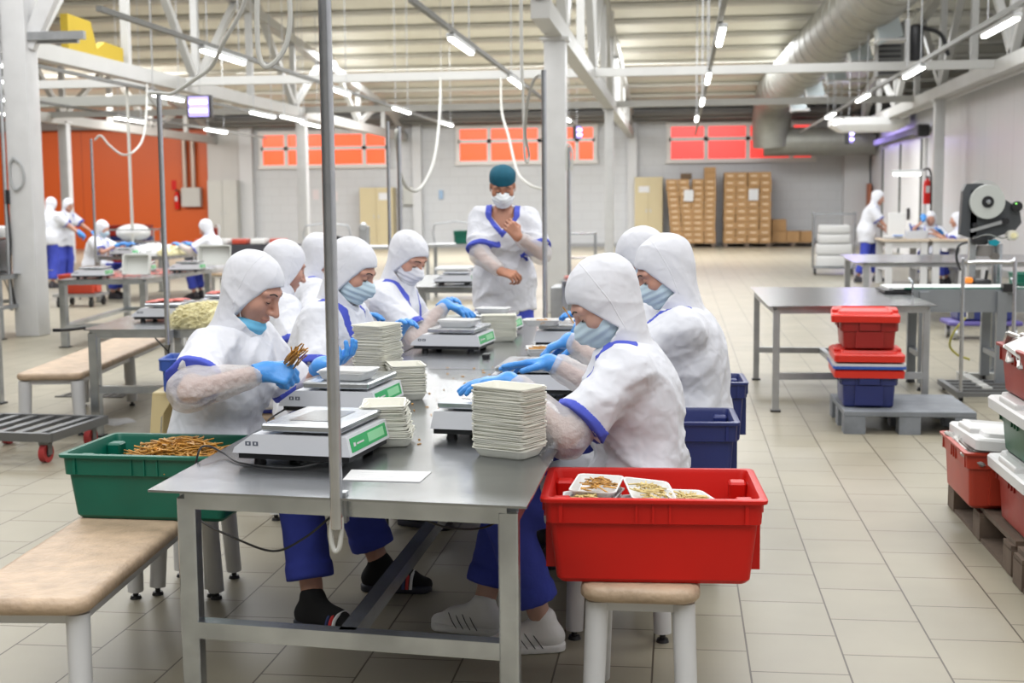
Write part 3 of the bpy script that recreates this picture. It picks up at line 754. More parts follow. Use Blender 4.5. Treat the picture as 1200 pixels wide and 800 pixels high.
def person(label, pos, facing, seat=.42, lean=15, hunch=10, head_pitch=25, head_yaw=0, head_roll=0, wristL=None, wristR=None, handL=None, handR=None,
           footL=(.42, .12), footR=(.42, -.12), toe=0, cls='near', mask='on', maskm=None, skin=None, head='hood', gloves=True, sleeves=True, scale=1.0,
           elbowL=(-.35, .55, -.75), elbowR=(-.35, -.55, -.75), trim=True, coat_bottom=None, side=0, twist=0, shoes='shoe', coatm=None, lash=True, group=None, seed=0, hem=.80, trous=None, sit_drop=0, legs=True, vneck=False, head_scale=1.0, trim_low=-.115):
    near = cls == 'near'; hC, hH, hG, hB = {'near': (.009, .0036, .0036, .014), 'mid': (.012, .005, .0048, .018), 'far': (.022, .011, .010, .03)}[cls]
    skin = skin or SKIN; coatm = coatm or CLOTH; trous = trous or TROUSER
    standing = seat is None
    s = scale; hs = s*head_scale; a = -facing; Rw = rotm('z', a); p0 = V3(*pos[:2], 0)
    def loc(w): return Rw@(np.asarray(w, float)-p0)
    hz = (.90*s if standing else seat+.095*s)
    hip = V3(0, 0, hz); la = R(lean); lb = R(lean+hunch)
    mid = hip+.24*s*V3(math.sin(la), side*.5, math.cos(la)); neck = mid+.23*s*V3(math.sin(lb), side, math.cos(lb))
    tax = nrm(neck-mid); TW = rotm('z', R(twist))
    TM = basis_from(np.cross(TW@V3(0, 1, 0), tax), tax)       # torso frame
    hl = R(lean+hunch+12); hc = neck+s*(.055*V3(math.sin(hl), 0, math.cos(hl)))+s*V3(.012, 0, .105)+s*V3(.04*math.sin(R(head_pitch)), 0, -.025*(1-math.cos(R(head_pitch))))
    HM = rotm('z', R(head_yaw))@rotm('y', R(head_pitch))@rotm('x', R(head_roll))
    sh = {}; 
    for k, sg in (('L', 1), ('R', -1)): sh[k] = neck+TM@V3(-.005, sg*.165*s, -.055*s)
    wr = {'L': wristL, 'R': wristR}; el = {}
    for k, sg in (('L', 1), ('R', -1)):
        w = loc(wr[k]) if wr[k] is not None else sh[k]+V3(.06, sg*.06, -.5)
        el[k], wr[k] = ik(sh[k], w, .285*s, .25*s, elbowL if k == 'L' else elbowR)
    hd = {}
    for k, sg, hp in (('L', 1, handL), ('R', -1, handR)):
        hp = hp or {}
        d = Rw@np.asarray(hp['d'], float) if 'd' in hp else nrm(wr[k]-el[k])
        n = Rw@np.asarray(hp.get('n', (0, 0, 1)), float)
        hd[k] = dict(M=basis_from(d, n), t=-sg, ch=hand_chains(-sg, hp.get('curl', (.35, .4, .45, .5)), hp.get('spread', .1), hp.get('thumb', .4)), s=hp.get('s', .98)*s)
    hj = {}; kn = {}; an = {}
    for k, sg, ft in (('L', 1, footL), ('R', -1, footR)):
        hj[k] = hip+V3(0, sg*.095*s, -.015); f_ = np.asarray(ft, float)
        if len(f_) == 3: f_ = loc(f_)
        an[k] = V3(f_[0], f_[1], f_[2] if len(f_) == 3 and f_[2] > .02 else .085)
        LL = np.linalg.norm(hj[k]-an[k])*.503
        kn[k], an[k] = ik(hj[k], an[k], LL if standing else .43*s, LL if standing else .42*s, (1, sg*.12, .35))
    # ---------- body
    def arm(P, k, g):
        return smin(f_cap(P, sh[k], el[k], .046*s+g, .037*s+g), f_cap(P, el[k], wr[k], .036*s+g, .025*s+g), .02)
    def body(P):
        d = f_ell(P, hip, (.115*s, .15*s, .12*s)); d = smin(d, f_ell(P, mid, (.10*s, .13*s, .18*s), TM), .06)
        d = smin(d, f_ell(P, neck-.12*s*tax, (.10*s, .15*s, .14*s), TM), .06); d = smin(d, f_cap(P, sh['L'], sh['R'], .045, .045), .05)
        d = smin(d, f_cap(P, neck-.03*tax, hc+HM@V3(-.015, 0, -.05), .056*s, .052*s), .03)
        for k in 'LR':
            d = smin(d, arm(P, k, 0), .03)
            if legs: d = smin(d, smin(f_cap(P, hj[k], kn[k], .072*s, .052*s), f_cap(P, kn[k], an[k], .050*s, .036*s), .03), .03)
        return smin(d, head_base((P-hc)@HM/hs)*hs+.012, .02)
    J = [hip, neck, hc+V3(0, 0, .12), hc-V3(0, 0, .0)]+list(el.values())+list(wr.values())+(list(kn.values())+list(an.values()) if legs else [])
    lo = np.min(J, 0)-.24; hi = np.max(J, 0)+.22
    def headf(P): return smax(head_field((P-hc)@HM/s)*s, -(( (P-hc)@HM)[:, 2]+.135*s), .01) if False else head_field((P-hc)@HM/hs)*hs
    parts = [snet(body, lo, hi, hB), snet(headf, hc-.165*s, hc+.165*s, hH)]
    for k in 'LR':
        if not gloves:
            H = hd[k]; parts.append(snet(lambda P: smin(hand_field((P-wr[k])@H['M']/H['s'], H['ch'], H['t'])*H['s'], f_cap(P, wr[k]-H['M'][:, 0]*.0-(wr[k]-el[k])*.35, wr[k], .031*s, .0245*s), .02), wr[k]-.21, wr[k]+.21, hG))
    o = mesh_obj('person', parts, skin); tag(o, label, 'person', group)
    o.location = (pos[0], pos[1], 0); o.rotation_euler = (0, 0, facing)
    def hw(q): return hc+HM@(np.asarray(q, float)*hs)
    # ---------- face details
    if near or lash:
        def face_tube(name, m_, pts, r):
            q = MB(); q.tube([hw((face_x(y, z)+e, y, z)) for y, z, e in pts], r*s, 6, 4); return q.build(name, m_, o, smooth=True)
        for sg in (-1, 1):
            face_tube('eyelashes', DARKHAIR, [(sg*.019, .0045, .000), (sg*.027, .001, .0012), (sg*.036, .0005, .0012), (sg*.045, .0045, .000)], .0018)
            face_tube('eyebrow', DARKHAIR, [(sg*.013, .033, -.0005), (sg*.028, .038, .0), (sg*.046, .033, -.0005)], .0026)
        if mask != 'on':
            face_tube('lips', LIPM, [(-.022, -.066, -.0015), (-.008, -.0645, -.0005), (0, -.0655, -.0005), (.008, -.0645, -.0005), (.022, -.066, -.0015)], .0034)
    # ---------- hood or cap
    cosb, sinb = 1, 0
    def neck_tube(P, r0, r1): return f_cap(P, hc+HM@V3(-.022*s, 0, -.03*s), neck+TM@V3(-.005, 0, -.04*s), r0*s, r1*s)
    if head == 'hood':
        def hood(P):
            Q = (P-hc)@HM/hs
            d = f_ell(Q, (-.018, 0, .038), (.113, .089, .101)); d = smin(d, f_ell(Q, (.022, 0, -.045), (.076, .076, .088)), .05)
            d = d*s
            d = smin(d, neck_tube(P, .078, .098), .05)
            d = smin(d, f_ell(P, neck+TM@V3(-.0, 0, -.055*s), (.115*s, .15*s, .05*s), TM), .05)
            d = d+folds(P, .0062, 7+seed, 1.15)
            op = (np.sqrt((Q[:, 1]/.10)**2+((Q[:, 2]+.030)/.093)**2)-1)*.08*hs
            op = np.maximum(op, -(Q[:, 0]-.034-.42*(Q[:, 2]+.03))*hs)
            return smax(d, -op, .006)
        ho = mesh_obj('hood', [snet(hood, np.minimum(hc-.16, neck-.2), np.maximum(hc+.19, neck+.2), hH*1.35)], HOODM, o)
        if near:
            def seam(P):
                Q = (P-hc)@HM/hs; return smax(smax(hood(P)-.0011, np.abs(Q[:, 0]+.012+.15*np.minimum(Q[:, 2], 0))*hs-.0032, .001), -(Q[:, 2]+.09)*hs, .001)
            mesh_obj('seam', [snet(seam, hc-.19, hc+.19, .0030)], HOODM, ho)
    elif head == 'cap':
        def cap(P):
            Q = (P-hc)@HM/hs
            d = smin(f_ell(Q, (-.012, 0, .04), (.106, .086, .094)), f_ell(Q, (-.015, 0, .088), (.092, .082, .048)), .03)*s
            d = smax(d, -(Q[:, 2]-.036-.10*np.minimum(Q[:, 0], .06)-(Q[:, 0] < 0)*(-.14)*Q[:, 0])*s, .01); return d+folds(P, .003, 3, 1.3)
        mesh_obj('surgical_cap', [snet(cap, hc-.2, hc+.24, hH)], TEAL, o)
        q = MB(); q.tube([hw((face_x(y, .045+.0*y)-.001 if abs(y) < .06 else -.02, y if abs(y) < .06 else (.079 if y > 0 else -.079), .042)) for y in (-.08, -.055, -.03, 0, .03, .055, .08)], .005*s, 6, 3); q.build('hair', DARKHAIR, o, smooth=True)
    # ---------- mask
    if mask:
        down = mask == 'chin'
        def mk(P):
            Q = (P-hc)@HM/hs
            if down:
                d = f_ell(Q, (.040, 0, -.108), (.058, .066, .040)); d = smin(d, f_ell(Q, (.066, 0, -.105), (.03, .038, .03)), .02)
                lim = np.maximum(np.abs(Q[:, 2]+.112-.35*(Q[:, 0]-.06))-.034, -.012-Q[:, 0]*1)
            else:
                d = f_ell(Q, (.034, 0, -.050), (.069, .073, .078)); d = smin(d, f_ell(Q, (.094, 0, -.037), (.043, .033, .038)), .03); d = smin(d, f_ell(Q, (.072, 0, -.095), (.028, .034, .024)), .03)
                lim = np.maximum(np.abs(Q[:, 2]+.056)-.060+.14*np.abs(Q[:, 1]), .010-Q[:, 0])
            pl = .0016*np.sin(Q[:, 2]*260)
            return smax(smax(d+pl, lim, .006), -(d+.012), .002)*s
        mko = mesh_obj('face_mask', [snet(mk, hc-.18, hc+.18, hH*.95)], maskm or (MASKB if down else MASKW), o)
        if cls != 'far':
            for sg in (-1, 1):
                q = MB()
                if down: q.tube([hw((.03, sg*.066, -.085)), hw((.012, sg*.073, -.05)), hw((.0, sg*.084, -.01))], .0016*s, 5)
                else: q.tube([hw((.032, sg*.067, -.025)), hw((.02, sg*.074, -.012)), hw((.0, sg*.087, .006))], .0016*s, 5)
                q.build('ear_loop', MASKWW, mko, smooth=True)
    # ---------- coat
    cb = coat_bottom if coat_bottom is not None else (.68 if standing else seat+.012)
    hemp = {k: sh[k]+(el[k]-sh[k])*hem for k in 'LR'}; hemd = {k: nrm(el[k]-sh[k]) for k in 'LR'}
    def torso(P):
        d = f_ell(P, hip+V3(-.01, 0, .02), (.165*s, .195*s, .17*s)); d = smin(d, f_ell(P, mid, (.148*s, .180*s, .22*s), TM), .08)
        d = smin(d, f_ell(P, neck-.13*s*tax, (.145*s, .185*s, .17*s), TM), .07); d = smin(d, f_cap(P, sh['L']+TM@V3(0, -.02, -.005), sh['R']+TM@V3(0, .02, -.005), .068*s, .068*s), .06)
        d = smin(d, f_ell(P, neck+TM@V3(.075, 0, -.19*s), (.075*s, .14*s, .09*s), TM), .07)
        if standing:
            Q = P*[1.15, .86, 1]; d = smin(d, f_cap(Q, hip*[1.15, 1, 1], V3(.0, 0, cb-.06), .172*s, .19*s), .08)
        else:
            for k in 'LR': d = smin(d, f_cap(P, hj[k]+V3(0, 0, .01), hj[k]+(kn[k]-hj[k])*.55, .105*s, .098*s), .07)
        return d
    def sleeve_up(P, k, g=0): return f_cap(P, sh[k], hemp[k], .074*s+g, .088*s+g)
    fa = {'near': .023, 'mid': .016, 'far': .012}[cls]
    def coat(P):
        fo = folds(P, fa, 20+seed); d = torso(P)
        d = smax(d, cb-P[:, 2]+.012*np.sin(P[:, 0]*19+P[:, 1]*23), .012)
        for k in 'LR':
            c = smax(sleeve_up(P, k), (P-hemp[k])@hemd[k], .006); d = smin(d, c, .05)
            d = smin(d, smax(sleeve_up(P, k), (P-hemp[k])@hemd[k], .006), .002)
        d = d+fo*np.clip((P[:, 2]-cb)*12, .2, 1)
        if vneck:
            Q = (P-neck)@TM/s; v = np.clip(.072+.95*(Q[:, 2]+.03), -.2, .075)
            d = smax(d, -np.maximum(np.abs(Q[:, 1])-v, .0-Q[:, 0])*s, .004)
        return d
    JC = [hip, neck, sh['L'], sh['R'], hemp['L'], hemp['R']]+([] if standing else [hj[k]+(kn[k]-hj[k])*.55 for k in 'LR'])
    clo = np.min(JC, 0)-.24; chi = np.max(JC, 0)+.2
    if standing: clo[2] = cb-.06
    co = mesh_obj('coat', [snet(coat, clo, chi, hC)], coatm, o)
    for k in 'LR':
        def cuff(P):
            al = (P-hemp[k])@hemd[k]; ax = f_cap(P, sh[k], sh[k]+(hemp[k]-sh[k])*1.3, .074*s, .0922*s)
            c = smax(coat(P)-.0035, ax-.055, .003)
            return smax(smax(c, np.abs(al+.012)-.017*s, .003), -(c+.012), .002)
        mesh_obj('sleeve_trim', [snet(cuff, hemp[k]-.14, hemp[k]+.14, hC*.7)], BLUETRIM, co)
    if trim:
        def vtrim(P):
            d = torso(P)
            for k in 'LR': d = smin(d, sleeve_up(P, k), .05)
            d = d+folds(P, fa, 20+seed)-.0022
            Q = (P-neck)@TM/s; v = np.clip(.072+.95*(Q[:, 2]+.03), -.03, .075) if vneck else np.clip(.098+.42*np.minimum(Q[:, 2]+.035, 0), .0, .11)
            bw = .021; band = np.abs(np.abs(Q[:, 1])-v-(.019 if vneck else 0))-bw
            band = np.maximum(band, np.maximum(-.055-Q[:, 0], (-.15 if vneck else trim_low)-Q[:, 2]))
            band = np.where(Q[:, 0] < .0, np.maximum(band, -.12-Q[:, 2]), band)
            return smax(smax(d, band*s, .0012), -(d+.02), .001)
        mesh_obj('collar_trim', [snet(vtrim, neck-.3, neck+.27, hC*.75)], BLUETRIM, co)
    # ---------- translucent sleeves, gloves
    for k in 'LR':
        if sleeves:
            fw = nrm(wr[k]-el[k]); wend = wr[k]-fw*.012
            def slv(P):
                st = hemp[k]-hemd[k]*.03
                d = smin(f_cap(P, st, el[k], .064*s, .066*s), f_cap(P, el[k], wend-fw*.03, .066*s, .047*s), .03)
                d = smin(d, f_cap(P, wend-fw*.05, wend, .043*s, .031*s), .012)
                d = d+folds(P, .0075, 50+seed+(k == 'L'), 1.7)
                d = smax(d, -((P-st)@hemd[k]), .004)
                d = smax(d, (P-wend)@fw-.004, .004); return d
            mesh_obj('sleeve_cover', [snet(slv, np.minimum(np.minimum(hemp[k], el[k]), wr[k])-.11, np.maximum(np.maximum(hemp[k], el[k]), wr[k])+.11, hC*.8)], SLEEVE, o)
        if gloves:
            H = hd[k]; fw = nrm(wr[k]-el[k])
            def gl(P):
                d = hand_field((P-wr[k])@H['M']/H['s'], H['ch'], H['t'], .0016)*H['s']
                c = f_cap(P, wr[k]-fw*.035, wr[k]+H['M'][:, 0]*.01, .0325*s, .029*s)
                return smax(smin(d, c, .02), -((P-wr[k])@fw)-.034, .004)+folds(P, .0008, 3, 4)
            mesh_obj('glove', [snet(gl, wr[k]-.21, wr[k]+.21, hG)], GLOVE, o)
    # ---------- trousers, socks, shoes
    if not legs: return o, wr, hd
    def tro(P):
        d = f_ell(P, hip, (.135*s, .165*s, .13*s))
        for k in 'LR':
            cuffp = kn[k]+(an[k]-kn[k])*.80
            q_ = s*(1.14 if standing else 1.0); l = smin(f_cap(P, hj[k], kn[k], .092*q_, .074*q_), f_cap(P, kn[k], cuffp, .076*q_, .074*q_), .03)
            l = l+folds(P, .009, 70+seed, 1.0); ud = nrm(an[k]-kn[k]); l = smax(l, (P-cuffp)@ud, .006)
            tu = f_cap(P, cuffp-ud*.05, cuffp, .080*s, .080*s); tu = smax(smax(tu, (P-cuffp)@ud, .005), -((P-cuffp)@ud)-.055, .005)
            d = smin(d, smin(l, tu, .004), .03 if not standing else .012)
        return d
    JL = [hip]+list(kn.values())+list(an.values())
    mesh_obj('trousers', [snet(tro, np.min(JL, 0)-.16, np.max(JL, 0)+.16, hC*1.15)], trous, o)
    for k, sg in (('L', 1), ('R', -1)):
        tv = nrm(rotm('z', R(toe)+sg*.22)@V3(1, 0, 0)); A = V3(an[k][0], an[k][1], an[k][2]-.085)   # floor under the ankle
        FM = np.stack([tv, np.cross(V3(0, 0, 1), tv), V3(0, 0, 1)], 1)
        def fp(x, y, z): return A+FM@(V3(x, y, z)*s)
        m_ = SOCK if shoes == 'sock' else (SHOEW if shoes == 'sneaker' else mat('dark_shoe', (.03, .025, .03), .6))
        def shoe(P):
            d = smin(f_cap(P, fp(-.035, 0, .045), fp(.10, 0, .036), .038*s, .032*s), f_cap(P, fp(.10, 0, .034), fp(.165, 0, .026), .038*s, .026*s), .02)
            d = smin(d, f_cap(P, fp(-.012, 0, .05), fp(-.005, 0, .105), .040*s, .042*s if shoes == 'sock' else .040*s), .03)
            d = smin(d, f_cap(P, fp(.02, 0, .085), fp(.11, 0, .05), .026*s, .024*s), .03)
            return smax(d, .012*s-P[:, 2]-0*s+A[2], .004)
        so = mesh_obj('sock' if shoes == 'sock' else 'shoe', [snet(shoe, A-.26, A+.26, hC*.75)], m_, o)
        def sole(P):
            Q = (P-A)@FM/s; w = .036+.008*np.clip((Q[:, 0]-.02)/.1, 0, 1); d = np.maximum(f_cap(Q*[1, .9, 0], (-.035, 0, 0), (.145, 0, 0), .040, .044), np.abs(Q[:, 2]-.014)-.013)
            return d*s
        mesh_obj('sole', [snet(sole, A-.26, A+.26, hC*.75)], SHOEW if shoes == 'sneaker' else mat('dark_sole', (.02, .022, .035), .6), so)
        if shoes == 'sneaker':
            for x in (.035, .06, .085, .11):
                q = MB(); q.tube([fp(x-.03, -.046, .02), fp(x-.012, -.043, .045), fp(x+.005, -.03, .068)], .0016, 5); q.build('stripe', mat('shoe_stripe', (.03, .03, .04), .6), so)
                q = MB(); q.tube([fp(x-.03, .046, .02), fp(x-.012, .043, .045), fp(x+.005, .03, .068)], .0016, 5); q.build('stripe', MATS['shoe_stripe'], so)
        if shoes == 'sock':
            for dx, mm in ((0, mat('strap_navy', (.03, .05, .16), .5)), (.014, mat('strap_red', (.6, .03, .03), .5)), (.028, mat('strap_white', (.8, .8, .8), .5))):
                q = MB(); q.tube([fp(.09+dx, -.048, .018), fp(.092+dx, -.036, .056), fp(.094+dx, 0, .072), fp(.092+dx, .036, .056), fp(.09+dx, .048, .018)], .0065, 6); q.build('sandal_strap', mm, so, smooth=True)
    return o, wr, hd
# ---------------------------------------------------------------- the people round the packing table
FIST = (1.25, 1.35, 1.4, 1.4)
pA = person('seated woman in front left, face bare, blue mask under her chin, strips in fist', (-1.72, 4.62), R(-12), lean=7, hunch=13, head_pitch=30, head_yaw=2,
       wristR=(-1.425, 4.30, .885), handR=dict(d=(.95, .05, -.12), n=(-.15, -.75, .6), curl=FIST, thumb=.9), wristL=(-1.33, 4.66, .86), handL=dict(d=(.95, -.2, .2), n=(-.2, .1, -.9), curl=(.45, .5, .55, .6), thumb=.2),
       mask='chin', shoes='sock', footR=(-1.25, 4.24, 0), footL=(-1.12, 4.70, 0), trim=False, seed=1, elbowR=(-.6, -.75, -.22), scale=1.04)
pF = person('seated woman at front right, back turned, head bent low over the right hand scale', (-.14, 4.22), R(180), lean=-1, hunch=13, head_pitch=38, head_yaw=8,
       wristL=(-.525, 4.0, .90), handL=dict(d=(-.95, .15, -.05), n=(0, 0, 1), curl=(.15, .2, .25, .3), spread=.12, thumb=.1), wristR=(-.46, 4.62, .885), handR=dict(d=(-1, -.10, -.05), n=(0, .15, 1), curl=(.06, .1, .16, .3), spread=.12, thumb=.2),
       shoes='sneaker', footL=(-.44, 4.10, 0), footR=(-.66, 4.25, 0), seed=2, skin=SKINP, elbowL=(-.05, .5, -.95), head_scale=1.10)
pG = person('seated woman second on the right, white hood, pale mask, shoulder with blue strip', (.03, 5.22), R(180), lean=-1, hunch=11, head_pitch=30, head_yaw=8,
       wristL=(-.44, 5.25, .90), handL=dict(d=(-.9, .1, -.35), n=(-.3, 0, 1), curl=(.4, .45, .5, .55)), wristR=(-.42, 5.5, .87), handR=dict(d=(-.9, -.1, -.3), n=(-.3, 0, 1), curl=(.5, .55, .6, .6)), seed=3, footL=(-.40, 5.1, 0), footR=(-.45, 5.35, 0), cls='near', skin=SKIN, scale=1.06)
pH = person('seated woman third on the right, hidden behind the second, holding one golden strip', (-.05, 6.25), R(180), lean=4, hunch=10, head_pitch=28, wristL=(-.40, 6.12, .90), handL=dict(d=(-.9, .1, -.3), n=(-.3, -.2, 1), curl=(.7, .8, .9, .9)), wristR=(-.44, 6.4, .86), seed=4, cls='mid', footL=(-.42, 6.1, 0), footR=(-.42, 6.4, 0), scale=1.08)
pB = person('seated worker at left seen from behind, between the bare faced woman and the masked one', (-2.12, 6.35), R(42), lean=6, hunch=12, head_pitch=20, wristR=(-1.75, 6.28, .86), wristL=(-1.7, 6.6, .86), mask=None, seed=5, cls='near', footL=(-1.75, 6.6, 0), footR=(-1.7, 6.35, 0), lash=False, trim=False, scale=1.02)
pC = person('seated woman with pale face mask behind the tall left tray stack', (-1.64, 5.70), R(-8), lean=8, hunch=12, head_pitch=28, head_yaw=-2, wristR=(-1.36, 5.45, .86), wristL=(-1.3, 5.85, .86), seed=6, cls='near', footL=(-1.2, 5.9, 0), footR=(-1.2, 5.7, 0), maskm=MASKW, scale=1.06)
pD = person('seated woman reaching a blue glove over the far scale, mouth wrapped in white', (-1.66, 7.05), R(-6), lean=7, hunch=12, head_pitch=32, head_yaw=-26, wristR=(-1.27, 6.92, .915), handR=dict(d=(.95, .1, -.25), n=(.1, -.1, 1), curl=(.2, .3, .4, .5), thumb=.5), wristL=(-1.33, 7.2, .86), seed=7, cls='near', footL=(-1.25, 7.2, 0), footR=(-1.25, 7.0, 0), maskm=HOODM, scale=1.06, trim_low=-.27)
pE = person('seated worker half hidden behind the steel pole, back of white hood showing', (-2.36, 7.75), R(30), lean=8, hunch=12, head_pitch=22, wristR=(-1.95, 7.4, .86), wristL=(-1.9, 7.9, .86), mask=None, seed=8, cls='mid', lash=False, footL=(-1.95, 7.9, 0), footR=(-1.95, 7.6, 0), scale=1.03)
pM = person('standing man in teal cap and white mask at the far end of the table', (-1.20, 8.86), R(-86), seat=None, lean=3, hunch=7, head_pitch=26, head_yaw=4, wristR=(-1.17, 8.47, 1.01), handR=dict(d=(.93, -.25, -.22), n=(-.1, -.55, .8), curl=(.7, .8, .9, .95), thumb=.7),
       wristL=(-1.06, 8.50, 1.235), handL=dict(d=(-.55, -.1, .76), n=(.25, -.95, .1), curl=(.75, .8, .85, .9), thumb=.6), gloves=False, head='cap', maskm=MASKWW, skin=SKINT, seed=9, coat_bottom=.735, elbowR=(-.2, -.8, -.6), elbowL=(-.1, .6, -.9), footL=(.03, .12), footR=(.03, -.12), scale=1.03, hem=.86, vneck=True)
# strips held in hands
def bundle(label, c, d, n, seed, l=.09, r=.012):
    rn = random.Random(seed); m = MB(); c = Vector(c); d = Vector(d).normalized(); u = d.cross(Vector((0, 0, 1))).normalized(); w = d.cross(u)
    for i in range(n):
        o = u*rn.gauss(0, r)+w*rn.gauss(0, r*.6); e = d*l*rn.uniform(.7, 1.1)+u*rn.gauss(0, r*.8)+w*rn.gauss(0, r*.7)
        m.tube([c+o-d*l*.3, c+o+d*l*.25, c+o+e], .0026, 5, 3)
    return tag(m.build('fish_strips', FOOD, smooth=60), label, 'food', kind='stuff')
bundle('bunch of golden strips in the fist of the bare faced woman', (-1.325, 4.30, .925), (.35, -.35, .35), 26, 61, .075, .014)
m = MB(); m.tube([(-.50, 6.12, .885), (-.53, 6.115, .935), (-.55, 6.11, .965)], .0035, 6, 4); tag(m.build('fish_strip', FOOD, smooth=60), 'single golden strip in the glove of the third right worker', 'food')
# ================================================================ LEFT SIDE
REDMEAT = mat('red_slices', (.52, .07, .04), .45, noise=.3, nscale=30)
def rect(c, w, d, rz):
    c_, s_ = math.cos(rz), math.sin(rz); return [(c[0]+x*c_-y*s_, c[1]+x*s_+y*c_) for x, y in ((-w/2, -d/2), (w/2, -d/2), (w/2, d/2), (-w/2, d/2))]
T3 = frame_table('packing_table', 'stainless table behind the bare faced woman, holding pale shreds and two scales', ((-3.72, 7.72), (-2.55, 7.80), (-2.9, 10.3), (-4.1, 10.2)), ((-3.68, 7.78), (-2.62, 7.86), (-2.95, 10.2), (-4.05, 10.1)), low=(.28, .325), th=.69, legw=.06, foot=True)
p3 = pole('power_pole', 'thin steel pole on the front rail of the table behind the bare faced woman', -3.16, 7.70, .60, 2.13, .016)
a = scale_body('white scale with red slices on the table left, beside the thin steel pole', (-3.46, 8.42, .69), R(4)); b = dup(a, (-3.36, 9.25, .69), R(6), 'white scale behind the pale shreds on the left table')
def slices(name_label, c, n, rx, ry, h, seed):
    rn = random.Random(seed); m = MB()
    for i in range(n):
        x, y = rn.uniform(-rx, rx), rn.uniform(-ry, ry); r = rn.uniform(.02, .04)
        m.lathe([(r*.6, 0), (r, .004), (r*.7, .009)], (c[0]+x, c[1]+y, c[2]+rn.uniform(0, h)), 7)
    return tag(m.build('meat_slices', REDMEAT, smooth=40), name_label, 'food', kind='stuff')
slices('red slices spread on the plate of the scale by the thin pole', (-3.43, 8.42, .69+.124), 40, .09, .13, .012, 1)
slices('red slices spread on the plate of the scale behind the pale shreds', (-3.33, 9.25, .69+.124), 40, .09, .13, .012, 2)
# cream shreds
def shred_pile(label, c, rx, ry, h, n, seed, m_, r=.003):
    rn = random.Random(seed); m = MB(); rings = []
    for k in range(7):
        f = k/6*.97; rr = math.sqrt(max(1-f**2.6, .02)); rings.append([(c[0]+rx*.95*rr*math.cos(2*PI*i/20), c[1]+ry*.95*rr*math.sin(2*PI*i/20), c[2]+h*.93*f) for i in range(20)])
    m.loft(rings)
    for i in range(n):
        th, f = rn.uniform(0, 2*PI), rn.random()**.8; rr = math.sqrt(max(1-f**2.6, .02))
        p = Vector((c[0]+rx*rr*math.cos(th), c[1]+ry*rr*math.sin(th), c[2]+h*f*.97)); a_ = rn.uniform(0, 2*PI); l = rn.uniform(.015, .03)
        d = Vector((math.cos(a_), math.sin(a_), rn.uniform(-.5, .5)))*l; m.tube([p-d, p+Vector((math.sin(a_), -math.cos(a_), .6))*l*.4, p+d], r, 4, 2)
    return tag(m.build('shredded_pile', m_, smooth=60), label, 'food', kind='stuff')
shred_pile('big pale yellow pile of shreds on the table behind the bare faced woman', (-3.0, 8.0, .69), .25, .17, .155, 700, 5, NOODLE, .0035)
cable('black cable drooping under the rail of the left table', [(-3.25, 7.72, .64), (-3.13, 7.7, .52), (-3.0, 7.7, .35), (-2.92, 7.7, .29), (-2.72, 7.7, .285), (-2.62, 7.7, .36), (-2.5, 7.75, .44)], .005)
cable('second black cable falling from the pole foot under the left table', [(-3.15, 7.71, .62), (-3.15, 7.7, .5), (-3.0, 7.7, .38), (-2.8, 7.7, .32), (-2.6, 7.7, .42)], .005)
m = MB(); m.tube([(-3.72, 7.75, .70), (-3.80, 7.74, .69), (-3.88, 7.73, .685)], .01, 8); m.box((-3.9, 7.73, .685), (.05, .02, .02)); tag(m.build('power_plug', BLACK), 'black plug sticking out past the left corner of the left table', 'plug')
bench2 = padded('padded_bench', 'long beige padded bench before the left table, on six white legs', 'bench', (-4.18, 9.02, 0), 2.62, .42, .41, R(9), splay=.0, legr=.042)
st = thing('plastic_stool', 'cream plastic stool beside the bare faced woman, with a blue bin on it', 'stool', (-2.90, 7.28, 0), R(8))
CREAMP = mat('cream_plastic', (.56, .46, .25), .4)
m = MB(); m.box((0, 0, .375), (.30, .30, .025), bev=.01); m.build('seat', CREAMP, st, smooth=40)
for sx in (-1, 1):
    for sy in (-1, 1):
        m = MB(); m.loft([[(sx*x, sy*y, 0) for x, y in ((.175, .175), (.175, .115), (.165, .105), (.115, .175))], [(sx*x, sy*y, .24) for x, y in ((.158, .158), (.158, .10), (.148, .09), (.10, .158))], [(sx*x, sy*y, .37) for x, y in ((.148, .148), (.148, .02), (.138, .01), (.02, .148))]]); m.build('leg', CREAMP, st)
crate('storage_bin', 'small blue bin on the cream plastic stool', (-2.86, 7.22, .388), R(100), .32, .25, .20, BLUEP, lugs=False, cat='bin')
m = MB(); m.box((-2.62, 7.95, .25), (.32, .3, .5), bev=.02); m.box((-2.62, 7.95, .52), (.36, .34, .03), bev=.01); tag(m.build('waste_box', mat('tan_box', (.50, .36, .18), .6)), 'tan box under the left table behind the coat', 'box')
